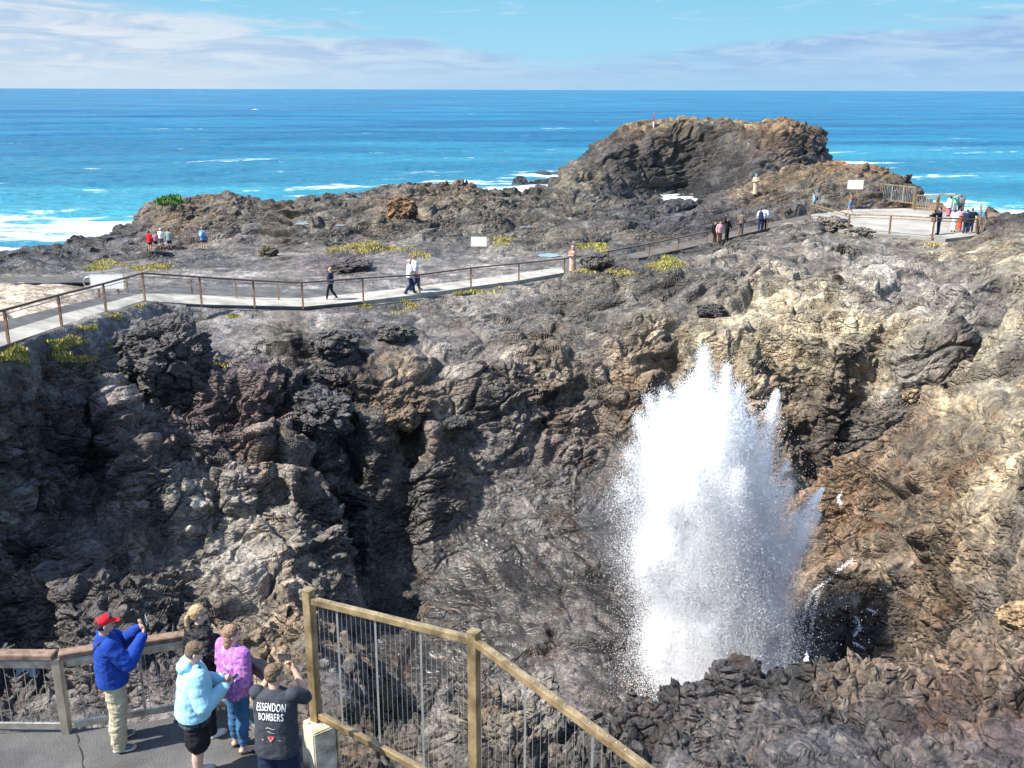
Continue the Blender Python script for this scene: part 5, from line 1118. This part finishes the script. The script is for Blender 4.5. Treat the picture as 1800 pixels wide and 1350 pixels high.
    # footwear: upper and sole
    for s in 'LR':
        sg = -1 if s == 'L' else 1; an = Vector(legs[s][1]); td = (Vector(legs[s][2]) if len(legs[s]) > 2 else Vector((sg*.12, 1, 0))).normalized(); rt = Matrix((td.cross(Vector((0,0,1))), td, Vector((0,0,1)))).transposed()
        if shoes == 'sandals':
            M = mat('sandal', (.02,.02,.02), .6); put('sandal', fuse([(an+td*.06-Vector((0,0,.078)), (.046,.135,.010), rt), (an+td*.10-Vector((0,0,.05)), (.044,.022,.022), rt), (an+td*.04-Vector((0,0,.045)), (.042,.012,.026), rt)], .006, S, smooth_it=0), M, root)
        elif shoes:
            us_ = fuse([(an+td*.045-Vector((0,0,.045)), (.045,.125,.040), rt), (an-Vector((0,0,.015)), (.042,.055,.045), rt)], cvx*.8, S, smooth_it=1); sho_ = put('shoe', us_, cloth('shoe%d%d' % (int(shoes[0]*99), int(shoes[2]*99)), shoes), root)
            if near: put('sole', fuse([(an+td*.05-Vector((0,0,.072)), (.051,.138,.014), rt)], .006, S, smooth_it=0), mat('sole', (.62,.60,.56), .7), sho_)
    if hair:
        k = hair['k']; hs = []; hm = hair['m']; hw = hair.get('w', .010)
        if k != 'bald' and k != 'scarf':
            hs += [(hd(0,-.018,.038), (.080+hw*.5,.094+hw*.4,.088+hw*.4), hr), (hd(0,-.035,-.005), (.078,.076,.070), hr)]
        if k == 'short': hs += [(hd(0,.03,.075), (.068,.055,.038), hr)]
        if k == 'long': hs += [(hd(0,-.045,-.05), (.084,.062,.11), hr), (hd(0,-.065,-.14), (.080,.045,.10), hr)]
        if k == 'half':
            hs += [(hd(0,-.045,-.04), (.082,.064,.10), hr), (hd(0,-.07,-.12), (.075,.045,.085), hr), (hd(0,-.06,.10), (.035,.035,.030), hr)]
        if k == 'pony':
            hs += [(hd(0,-.105,.045), (.028,.03,.028), hr)]; pp = [hd(0,-.115,.04), hd(.005,-.155,-.01), hd(.01,-.165,-.09), hd(.015,-.155,-.17), hd(.02,-.14,-.25)]; rr2 = [.022,.030,.030,.022,.007]
            hs += [(pp[i], rr2[i], pp[i+1], rr2[i+1]) for i in range(4)]
        if k == 'scarf': hs += [(hd(0,-.012,.028), (.092,.108,.108), hr), (hd(0,-.03,-.08), (.088,.085,.09), hr), (hd(0,-.02,-.16), (.12,.10,.06))]
        if hs:
            me = fuse(hs, .006 if near else .016, S, .0035 if near else 0, .03, smooth_it=1, seed=seed+20)
            # keep the hair off the face
            b = bmesh.new(); b.from_mesh(me); fd = hr @ Vector((0, 1, -.55)).normalized(); co = hd(0,.050,.028)*S if k != 'scarf' else hd(0,.075,.0)*S
            bmesh.ops.bisect_plane(b, geom=b.verts[:]+b.edges[:]+b.faces[:], plane_co=co, plane_no=fd, clear_outer=True); b.to_mesh(me); b.free()
            for f in me.polygons: f.use_smooth = True
            put('headscarf' if k == 'scarf' else 'hair', me, hm, root)
    hat = (extra or {}).get('cap')
    if hat:
        me = fuse([(hd(0,-.008,.045), (.086,.104,.082), hr)], .008 if near else .018, S, smooth_it=1); b = bmesh.new(); b.from_mesh(me)
        bmesh.ops.bisect_plane(b, geom=b.verts[:]+b.edges[:]+b.faces[:], plane_co=hd(0,0,.028)*S, plane_no=hr @ Vector((0,-.12,1)), clear_inner=True); b.to_mesh(me); b.free()
        for f in me.polygons: f.use_smooth = True
        c_ = put('cap', me, hat, root)
        put('visor', fuse([(hd(0,.115,.038), (.066,.062,.008), hr @ Euler((R(-12),0,0)).to_matrix())], .006 if near else .014, S, smooth_it=0), hat, c_)
    if (extra or {}).get('glasses'):
        gm_ = mat('sunglasses', (.01,.01,.012), .12, var=0); gs = []
        zz = extra['glasses']
        for sx in (-1, 1): gs += [(hd(sx*.033,.092,zz), (.026,.008,.020), hr), (hd(sx*.060,.082,zz+.005), .0045, hd(sx*.082,-.01,zz+.005), .0045)]
        gs.append((hd(-.01,.098,zz), .004, hd(.01,.098,zz), .004)); put('sunglasses', fuse(gs, .004, S, smooth_it=0), gm_, root)
    root['S'] = S
    del root['S']
    return root, S
def wl(root, v, S=1.0):
    """local point of a person -> world"""
    return Matrix.Translation(root.location) @ Matrix.Rotation(root.rotation_euler.z, 4, 'Z') @ (Vector(v)*S)
def gadget(name, label, cat, root, S, c_, size, rx, m_, rz=0, parts=True):
    """a phone held by a person: body, screen, camera bump"""
    e = empty(name, wl(root, c_, S)); e.rotation_euler = (Euler((rx, 0, root.rotation_euler.z+rz))); tag(e, label, cat)
    bm = bmesh.new(); bmesh.ops.create_cube(bm, size=1, matrix=Matrix.Diagonal((*size, 1))); bmesh.ops.bevel(bm, geom=list(bm.edges), offset=.004, segments=2, affect='EDGES')
    def loc_(nm, bm_, mm):
        me = bpy.data.meshes.new(nm); bm_.to_mesh(me); bm_.free(); me.materials.append(mm); return link(bpy.data.objects.new(nm, me), e)
    loc_('case', bm, m_)
    bm = bmesh.new(); bmesh.ops.create_cube(bm, size=1, matrix=Matrix.Translation((0,-size[1]/2-.001,0)) @ Matrix.Diagonal((size[0]*.9,.002,size[2]*.92,1))); loc_('screen', bm, mat('phone_screen', (.05,.06,.07), .08, var=.4))
    bm = bmesh.new(); bmesh.ops.create_cube(bm, size=1, matrix=Matrix.Translation((size[0]*.22,size[1]/2+.001,size[2]*.34)) @ Matrix.Diagonal((size[0]*.35,.004,size[2]*.2,1))); loc_('camera_bump', bm, mat('phone_black', (.015,.015,.017), .3))
    return e

# ---- the five visitors at the lookout railing
def lookpos(px, Y): return Vector((xof(px, Y, LOOK_Z+.9), Y, LOOK_Z))
VIS = 'visitors at the lookout railing'
# 1 man in the red cap
BLUE = cloth('blue_fleece', (.012,.045,.25), var=.15, rough=.95); KHAKI = cloth('khaki', (.40,.35,.24), var=.10); RED = cloth('red_cap', (.62,.015,.03), rough=.8)
l1 = at(214,1308,LOOK_Z)
r1, S1 = person('man in red cap and bright blue fleece jacket photographing with a phone', l1, R(62), 1.76, VIS, wide=1.10, near=True, sk=(.42,.26,.18),
    legs=dict(L=((-.115,.03,.50),(-.13,.0,.085),(-.15,1,0)), R=((.115,.0,.50),(.13,-.03,.085),(.2,1,0))), lean=(0,-.03),
    arms=dict(L=((-.25,.17,1.22),(-.085,.36,1.44),(.35,.35,.9),(-.3,.6,-.6),.75), R=((.26,.16,1.20),(.085,.37,1.42),(-.35,.35,.9),(.3,.6,-.6),.75)), head=(0,R(5)),
    top=[dict(k='jacket', m=BLUE, hem=.90, t=.028, loose=.022, collar=True, wr=.009, ws=.15)], bottom=[dict(k='trousers', m=KHAKI, t=.024, flare=.014, wr=.010)], hair=dict(k='short', m=mat('dark_hair', (.03,.022,.018), .8), w=.0), shoes=(.10,.12,.14), extra=dict(cap=RED), seed=11)
gadget('phone', 'grey phone held up in front of the face of the red capped man', 'phone', r1, S1, (0,.43,1.56), (.155,.009,.075), R(-8), mat('grey_case', (.35,.36,.34), .4))
m_bag = cloth('bag_navy', (.018,.022,.035)); bg_ = empty('shoulder_bag', wl(r1, (-.26,-.07,.97), S1), r1.rotation_euler.z); tag(bg_, 'small dark navy shoulder bag hanging at the hip of the man in the blue jacket', 'bag')
put('pouch', fuse([(Vector((0,0,0)), (.055,.035,.075)), (Vector((0,0,-.06)), (.06,.035,.06)), (Vector((0,.005,.03)), (.058,.038,.03))], .008, 1, .004, .05), m_bag, bg_)
strap = []; tr = [(-.25,-.10,1.02),(-.19,-.155,1.10),(-.10,-.180,1.20),(0,-.178,1.30),(.08,-.160,1.39),(.13,-.105,1.475),(.145,-.02,1.50)]
inv = (Matrix.Translation(bg_.location) @ Matrix.Rotation(bg_.rotation_euler.z, 4, 'Z')).inverted()
tr = [inv @ wl(r1, v, S1) for v in tr]
put('strap', fuse([(tr[i], .013, tr[i+1], .013) for i in range(len(tr)-1)], .006, 1), m_bag, bg_)
# 2 woman in black jacket, blond ponytail
BLK = cloth('black_padded', (.012,.012,.014), rough=.6, bump=.5); BLOND = mat('blond_hair', (.36,.24,.12), .6, var=.35, scale=30, bump=.6, bscale=90)
l2 = lookpos(352, 10.50)
r2p, S2 = person('woman with blond ponytail in a black padded jacket leaning by the railing', l2, R(48), 1.72, VIS, near=True, sk=(.55,.35,.27), lean=(0,.05),
    legs=dict(L=((-.09,.02,.50),(-.10,-.06,.085)), R=((.12,.04,.50),(.16,.02,.085))), arms=dict(L=((-.26,.10,1.19),(-.12,.32,1.12),(.5,.9,0),(0,0,1),.4), R=((.26,.10,1.19),(.12,.32,1.12),(-.5,.9,0),(0,0,1),.4)), head=(R(18),R(-8)),
    top=[dict(k='jacket', m=BLK, hem=.80, t=.036, loose=.02, hood=True, wr=.014, ws=.07)], bottom=[dict(k='trousers', m=cloth('black_leggings', (.015,.015,.017)), t=.010)], hair=dict(k='pony', m=BLOND, w=.012), shoes=(.70,.70,.70), extra=dict(glasses=.006), seed=23)
# 3 person in the light blue hoodie
LBL = cloth('light_blue', (.30,.55,.66), var=.06); BR = mat('short_brown_hair', (.13,.085,.05), .8, var=.4, scale=40, bump=.8, bscale=120)
l3 = lookpos(343, 9.62)
r3, S3 = person('person in light blue hoodie and black shorts looking down at a phone', l3, R(66), 1.76, VIS, near=True, wide=1.14, sk=(.52,.33,.25), lean=(0,.06),
    legs=dict(L=((-.11,.03,.50),(-.12,.0,.085)), R=((.11,.0,.50),(.13,-.03,.085))), arms=dict(L=((-.27,.08,1.13),(-.09,.33,1.17),(.3,.95,.2),(-.7,0,-.7),.8), R=((.28,.08,1.11),(.08,.34,1.17),(-.3,.95,.2),(.7,0,-.7),.8)), head=(R(6),R(16)),
    top=[dict(k='undershirt', m=cloth('grey_tee', (.045,.055,.065)), hem=.82, t=.018, loose=.02), dict(k='hoodie', m=LBL, hem=.90, t=.034, loose=.026, hood=True, wr=.009, ws=.17)], bottom=[dict(k='shorts', m=cloth('black_shorts', (.012,.012,.014)), t=.026, len=.80, flare=.02, wr=.010)], hair=dict(k='short', m=BR, w=.002), shoes=(.5,.5,.5), extra=dict(glasses=.012), seed=37)
gadget('phone', 'pale phone held low by the person in the light blue hoodie', 'phone', r3, S3, (0,.45,1.20), (.072,.009,.145), R(-62), mat('pale_case', (.62,.62,.6), .4))
# 4 woman in the purple patterned blouse
m, nd, lk, p = mat_nodes('purple_print'); t = nd.new('ShaderNodeTexCoord'); n_ = nd.new('ShaderNodeTexNoise'); lk.new(t.outputs['Object'], n_.inputs['Vector']); n_.inputs['Scale'].default_value = 9; n_.inputs['Detail'].default_value = 5; n_.inputs['Distortion'].default_value = 2.2; n_.inputs['Roughness'].default_value = .65
rp = nd.new('ShaderNodeValToRGB'); lk.new(n_.outputs[0], rp.inputs[0]); el = rp.color_ramp.elements; rp.color_ramp.interpolation = 'LINEAR'
el[0].position = .36; el[0].color = (.12,.08,.36,1); el[1].position = .64; el[1].color = (.50,.34,.56,1); e_ = el.new(.45); e_.color = (.30,.12,.40,1); e_ = el.new(.50); e_.color = (.42,.09,.27,1); e_ = el.new(.56); e_.color = (.38,.20,.50,1)
lk.new(rp.outputs[0], p.inputs['Base Color']); p.inputs['Roughness'].default_value = .85; PURP = m
DENIM = cloth('denim', (.045,.12,.24), var=.25, scale=6); LBR = mat('light_brown_hair', (.24,.15,.085), .6, var=.45, scale=30, bump=.6, bscale=90)
l4 = at(424,1316,LOOK_Z)
r4, S4 = person('woman in purple and pink patterned blouse and blue jeans facing the rail', l4, R(40), 1.66, VIS, near=True, wide=1.08, sk=(.55,.34,.26),
    legs=dict(L=((-.10,.02,.50),(-.10,.0,.085),(-.1,1,0)), R=((.10,.0,.50),(.11,-.03,.085),(.5,1,0))), arms=dict(L=((-.28,.02,1.16),(-.20,.22,1.12),(.5,.9,.1),(-.5,0,.8),.5), R=((.28,-.07,1.14),(.20,-.16,.93),(-.75,-.15,-.45),(.3,-.9,.1),.7)), head=(R(28),R(0)),
    top=[dict(k='blouse', m=PURP, hem=.88, t=.030, loose=.034, sleeve='puff', wr=.007, ws=.15)], bottom=[dict(k='jeans', m=DENIM, t=.014, cuff=.09, wr=.006)], hair=dict(k='half', m=LBR, w=.012), shoes='sandals', extra=dict(glasses=.075), seed=41)
# 5 man in the charcoal printed T-shirt
CHAR = cloth('charcoal_tee', (.040,.046,.056), var=.18)
l5 = lookpos(489, 9.14)
r5, S5 = person('man in charcoal T-shirt with white lettering on the back holding a phone to his face', l5, R(6), 1.77, VIS, near=True, wide=1.12, sk=(.50,.30,.21), lean=(0,.05),
    arms=dict(L=((-.25,.20,1.27),(-.10,.30,1.53),(.5,.25,.8),(-.6,.6,-.2),.9), R=((.31,.16,1.31),(.13,.30,1.55),(-.5,.25,.7),(.6,.6,-.2),.9)), head=(R(42),R(2)),
    top=[dict(k='t_shirt', m=CHAR, hem=.77, t=.022, loose=.026, sleeve='short', wr=.007, ws=.16)], bottom=[dict(k='shorts', m=cloth('navy_shorts', (.012,.022,.05)), t=.024, len=.85, flare=.015)], hair=dict(k='short', m=BR, w=.003), shoes=(.05,.05,.05), seed=53)
gadget('phone', 'black phone held to the face by the man in the charcoal T-shirt', 'phone', r5, S5, (.01,.36,1.66), (.15,.009,.072), 0, mat('phone_black', (.015,.015,.017), .3))
# print on the back of the T-shirt: lettering and a small emblem laid on the cloth
tee = [c_ for c_ in r5.children if c_.name.startswith('t_shirt')][0]
bvh = BVHTree.FromPolygons([v.co for v in tee.data.vertices], [f.vertices[:] for f in tee.data.polygons])
def lay(name, V2, F2, m_, z0, sc, off=.010, arch=0):
    """flat artwork (x, y) wrapped on the back of the shirt; seen from behind, +x of the artwork runs to the wearer's right"""
    out = []
    for x, y in V2:
        X_l = x*sc; Zl = z0+y*sc+arch*(1-(X_l/.17)**2)*.02
        hit = bvh.ray_cast(Vector((X_l, -1, Zl)), Vector((0, 1, 0)))
        out.append((X_l, (hit[0].y if hit[0] is not None else -.16)-off, Zl))
    me = bpy.data.meshes.new(name); me.from_pydata(out, [], F2); me.materials.append(m_); o = bpy.data.objects.new(name, me); link(o, tee); return o
def text_mesh(s_, size):
    cu_ = bpy.data.curves.new('t', 'FONT'); cu_.body = s_; cu_.size = size; cu_.align_x = 'CENTER'; cu_.offset = .010*size; cu_.space_character = 1.12; cu_.resolution_u = 3
    o = bpy.data.objects.new('t', cu_); C.objects.link(o); dg = bpy.context.evaluated_depsgraph_get(); me = bpy.data.meshes.new_from_object(o.evaluated_get(dg)); bpy.data.objects.remove(o)
    b = bmesh.new(); b.from_mesh(me); bmesh.ops.triangulate(b, faces=b.faces)
    for _ in range(2):
        bmesh.ops.subdivide_edges(b, edges=[e for e in b.edges if e.calc_length() > size*.12], cuts=1); bmesh.ops.triangulate(b, faces=b.faces)
    V_ = [(v.co.x, v.co.y) for v in b.verts]; b.verts.index_update(); F_ = [[v.index for v in f.verts] for f in b.faces]; b.free(); return V_, F_
PRN = mat('white_print', (.72,.72,.70), .8, var=.12, scale=40); RPR = mat('red_print', (.45,.05,.05), .8)
for s_, z_, sz_ in (('ESSENDON', 1.305, .098), ('BOMBERS', 1.205, .098)):
    V_, F_ = text_mesh(s_, sz_); V_ = [(x*.60, y*1.12) for x, y in V_]; lay('lettering', V_, F_, PRN, z_*S5, 1.0, arch=1)
def strip_art(pts_, w_):
    V_, F_ = [], []
    for i, (x, y) in enumerate(pts_):
        V_ += [(x, y-w_/2), (x, y+w_/2)]
        if i: F_.append((2*i-2, 2*i, 2*i+1, 2*i-1))
    return V_, F_
for pts_, w_, z_ in (([(-.05+.01*i, .008*math.sin(i*.6)) for i in range(11)], .005, 1.135), ([(-.035+.01*i, -.004*i) for i in range(8)], .005, 1.105)): V_, F_ = strip_art(pts_, w_); lay('print_line', V_, F_, PRN, z_*S5, 1)
V_ = [(-.038,.032),(.038,.032),(.034,-.002),(0,-.042),(-.034,-.002),(0,.0)]; lay('emblem', V_, [(0,5,1),(1,5,2),(2,5,3),(3,5,4),(4,5,0)], RPR, 1.015*S5, 1)
V_, F_ = strip_art([(-.030,.022),(0,-.026),(.030,.022)], .007); lay('emblem_band', V_, F_, PRN, 1.015*S5, 1, off=.012)
for x0 in (-.10, .085): V_, F_ = strip_art([(x0, .0), (x0+.02, -.006)], .006); lay('print_line', V_, F_, PRN, 1.00*S5, 1)

# ---- walkers and climbers farther off
def far(label, px, pf, ph, az, group, z=None, **k):
    g = at(px, pf, z) if z is not None else ground_hit(px, pf)
    H = atY(px, ph, g.y).z-g.z; H = min(1.86, max(1.35 if k.pop('child', 0) else 1.56, H))
    r_, s_ = person(label, g, R(az), H, group, **k); return r_, s_
c3 = lambda n, *c_: cloth(n, c_)
dk = mat('dark_hair', (.03,.022,.018), .8); bh = BLOND
T = lambda nm, k='top', **q: [dict(k=k, m=nm, **q)]
white = c3('white', .72,.72,.70); navy = c3('navy', .02,.03,.07); black = c3('black', .015,.015,.017); redc = c3('red', .50,.02,.03); grn = c3('sage', .25,.31,.27); pnk = c3('pink', .55,.30,.32); bluec = c3('mid_blue', .10,.22,.45); brn = c3('brown', .20,.11,.07); beige = c3('beige', .55,.43,.30); grey = c3('grey', .15,.15,.15); oran = c3('orange_red', .55,.10,.05); mint = c3('mint', .20,.50,.33)
GL = 'visitors on the rocks at the far left'
far('woman in red jacket with bare legs leftmost of the group on the left rocks', 265,444,406,20,GL, top=T(redc, hem=.82), bottom=[dict(k='shorts', m=black, len=.4)], hair=dict(k='pony', m=dk), sk=(.5,.32,.24))
far('small visitor in pale pink top and black shorts beside the red jacket', 275,439,412,150,GL, child=1, top=T(pnk), bottom=[dict(k='shorts', m=black, len=.6)], hair=dict(k='long', m=dk))
far('visitor in white top and white cap on the left rocks', 285,437,405,170,GL, top=T(white), bottom=[dict(k='shorts', m=grey, len=.7)], hair=dict(k='short', m=dk), extra=dict(cap=white))
far('man in loose grey green shirt and blue shorts on the left rocks', 299,439,402,-10,GL, top=T(grn, hem=.80, loose=.03), bottom=[dict(k='shorts', m=navy, len=.75)], hair=dict(k='short', m=dk), wide=1.1)
ra, sa = far('visitor in blue shirt with bare legs standing apart on the left rocks', 358,440,399,10,GL, top=T(bluec, hem=.78), bottom=[dict(k='shorts', m=navy, len=.5)], hair=dict(k='short', m=bh))
def backpack(r_, s_, m_, label):
    e = empty('backpack', wl(r_, (0,-.19,1.20), s_), r_.rotation_euler.z); tag(e, label, 'backpack')
    put('pack_body', fuse([(Vector((0,-.02,0)), (.14,.09,.20)), (Vector((0,-.08,-.06)), (.10,.05,.10))], .02, s_), m_, e)
    for sx in (-1, 1): put('strap', fuse([(Vector((sx*.10,.05,.18)), .02, Vector((sx*.11,.17,.24)), .02), (Vector((sx*.11,.17,.24)), .02, Vector((sx*.12,.32,.10)), .02)], .012, s_), m_, e)
backpack(ra, sa, c3('pale_blue', .35,.50,.62), 'pale blue backpack worn by the visitor standing apart on the left rocks')
WALK = dict(L=((-.09,.16,.52),(-.09,.24,.10)), R=((.09,.02,.50),(.09,-.28,.12)))
GP_ = 'people walking on the concrete footpath'
far('blond woman in navy top and black leggings walking along the footpath', 583,527,470,-78,GP_, z=7.95, legs=WALK, arms=dict(L=((-.24,.03,1.17),(.02,.22,1.15)), R=((.24,.03,1.17),(-.02,.22,1.20))), top=T(navy), bottom=[dict(k='trousers', m=black, t=.008)], hair=dict(k='long', m=bh), shoes=(.75,.55,.6), sk=(.55,.35,.27))
far('bald man in white shirt and navy trousers nearer the handrail', 721,517,456,70,GP_, z=7.9, legs=WALK, wide=1.1, arms=dict(L=((-.25,.05,1.17),(-.10,.30,1.10)), R=((.25,.05,1.17),(.12,.28,1.05))), top=T(white, sleeve='short'), bottom=[dict(k='trousers', m=navy)], hair=None, sk=(.60,.38,.28))
far('second man in pale blue shirt half hidden behind the bald man', 730,511,449,68,GP_, z=7.9, legs=WALK, wide=1.1, top=T(c3('ice_blue', .50,.62,.72), sleeve='short'), bottom=[dict(k='trousers', m=navy)], hair=dict(k='short', m=mat('ginger_hair', (.25,.12,.06), .8)), sk=(.60,.38,.28))
rb, sb = far('woman in long brown patterned dress beside the handrail post', 1006,483,432,170,GP_, z=7.75, top=None, bottom=[dict(k='dress', m=mat('brown_print', (.32,.17,.11), .9, var=.6, scale=26, col2=(.55,.38,.28)), len=.25)], hair=dict(k='scarf', m=c3('rose', .45,.26,.20)), arms=dict(L=((-.25,.05,1.17),(-.06,.25,1.25)), R=((.25,.05,1.17),(.08,.25,1.20))))
GU = 'visitors climbing the upper footpath steps'
far('dark haired visitor in black at the lower end of the upper path group', 1255,430,392,160,GU, z=8.2, top=T(black), bottom=[dict(k='trousers', m=brn)], hair=dict(k='short', m=dk))
far('visitor in pale pink shirt and brown trousers on the upper path', 1264,430,389,165,GU, z=8.25, top=T(pnk), bottom=[dict(k='trousers', m=brn)], hair=dict(k='short', m=dk))
far('person in black with one arm raised on the upper path', 1277,424,383,150,GU, z=8.3, top=T(black), bottom=[dict(k='trousers', m=black)], hair=dict(k='long', m=dk), arms=dict(R=((.28,.04,1.62),(.24,.08,1.88)), L=((-.27,.0,1.17),(-.36,.10,.98))))
far('person in brown grey shirt walking up the upper path', 1302,412,373,10,GU, z=8.45, top=T(c3('taupe', .16,.13,.10)), bottom=[dict(k='trousers', m=grey)], hair=dict(k='short', m=dk))
far('visitor in dark vest with white sleeves near the end of the upper handrail', 1336,405,370,20,GU, z=8.62, top=[dict(k='shirt', m=white), dict(k='vest', m=navy, sleeve=None, t=.03)], bottom=[dict(k='trousers', m=navy)], hair=dict(k='short', m=dk))
far('visitor in pale blue shirt behind the white sleeves near the top of the upper path', 1343,403,371,30,GU, z=8.66, top=T(c3('ice_blue', .50,.62,.72)), bottom=[dict(k='trousers', m=black)], hair=dict(k='short', m=dk))
far('person in long beige robe and turquoise headscarf alone on the high rocks', 1327,343,306,175,None, bottom=[dict(k='robe', m=beige, len=.10)], top=T(beige, hem=.85), hair=dict(k='scarf', m=c3('turquoise', .10,.38,.48)), arms=dict(L=((-.24,.05,1.17),(-.05,.22,1.20)), R=((.24,.05,1.17),(.05,.22,1.15))))
GR = 'visitors on and around the far viewing platform'
rc, sc_ = far('visitor in blue shirt with a dark backpack stepping over the rocks left of the platform', 1430,373,341,-70,GR, z=8.85, legs=WALK, top=T(c3('steel_blue', .22,.32,.45)), bottom=[dict(k='shorts', m=grey, len=.8)], hair=dict(k='short', m=dk), lean=(0,.10))
backpack(rc, sc_, navy, 'dark backpack on the visitor stepping over the rocks')
far('visitor with brown top and bright blue sleeve below the two post sign', 1494,379,340,-60,GR, z=8.76, legs=WALK, top=[dict(k='shirt', m=c3('bright_blue', .03,.28,.52)), dict(k='vest', m=brn, sleeve='short', t=.032)], bottom=[dict(k='shorts', m=bluec, len=.5)], hair=dict(k='short', m=dk))
far('woman in black top and white trousers pointing sideways on the platform', 1638,413,368,-60,GR, z=8.76, top=T(black), bottom=[dict(k='trousers', m=white, flare=.02)], hair=dict(k='long', m=dk), arms=dict(L=((-.42,.10,1.35),(-.60,.22,1.36))))
far('person in navy top and navy trousers with arms out beside the white trousers', 1648,412,364,-80,GR, z=8.76, top=T(navy), bottom=[dict(k='trousers', m=navy)], hair=dict(k='short', m=dk), arms=dict(L=((-.22,.22,1.32),(-.15,.45,1.30)), R=((.22,.22,1.32),(.15,.45,1.30))))
far('woman in flowing white shawl and pink skirt at the sea side rail', 1667,380,346,-30,GR, z=8.76, top=T(white, loose=.08, hem=.75), bottom=[dict(k='skirt', m=c3('deep_pink', .50,.12,.20), len=.15, top=1.0)], hair=dict(k='long', m=dk), wide=1.15)
far('person in mint green top with arms raised at the sea side rail', 1677,379,341,160,GR, z=8.76, top=T(mint), bottom=[dict(k='trousers', m=white)], hair=dict(k='long', m=dk), arms=dict(R=((.28,.12,1.50),(.20,.30,1.62))))
far('person in grey top facing the sea behind the mint green top', 1686,379,344,20,GR, z=8.76, top=T(grey), bottom=[dict(k='trousers', m=navy)], hair=dict(k='short', m=dk))
far('woman in long green and white dress in the group by the right end fence', 1675,408,367,40,GR, z=8.76, bottom=[dict(k='dress', m=mat('green_print', (.12,.33,.20), .9, var=.6, scale=16, col2=(.6,.65,.58)), len=.2)], top=T(white, hem=1.1), hair=dict(k='long', m=dk))
far('woman in long orange red dress in the group by the right end fence', 1685,405,366,10,GR, z=8.76, bottom=[dict(k='dress', m=oran, len=.1)], top=T(pnk, hem=1.15), hair=dict(k='long', m=dk))
far('man in navy jacket and navy trousers in the middle of the right end group', 1696,410,368,0,GR, z=8.76, top=T(navy, loose=.03), bottom=[dict(k='trousers', m=navy)], hair=dict(k='short', m=dk), wide=1.1)
far('man in black jacket with elbow out rightmost on the platform', 1705,408,366,10,GR, z=8.76, top=T(black, loose=.03), bottom=[dict(k='trousers', m=navy)], hair=dict(k='short', m=dk), arms=dict(R=((.42,.08,1.22),(.30,.25,1.30))), wide=1.1)
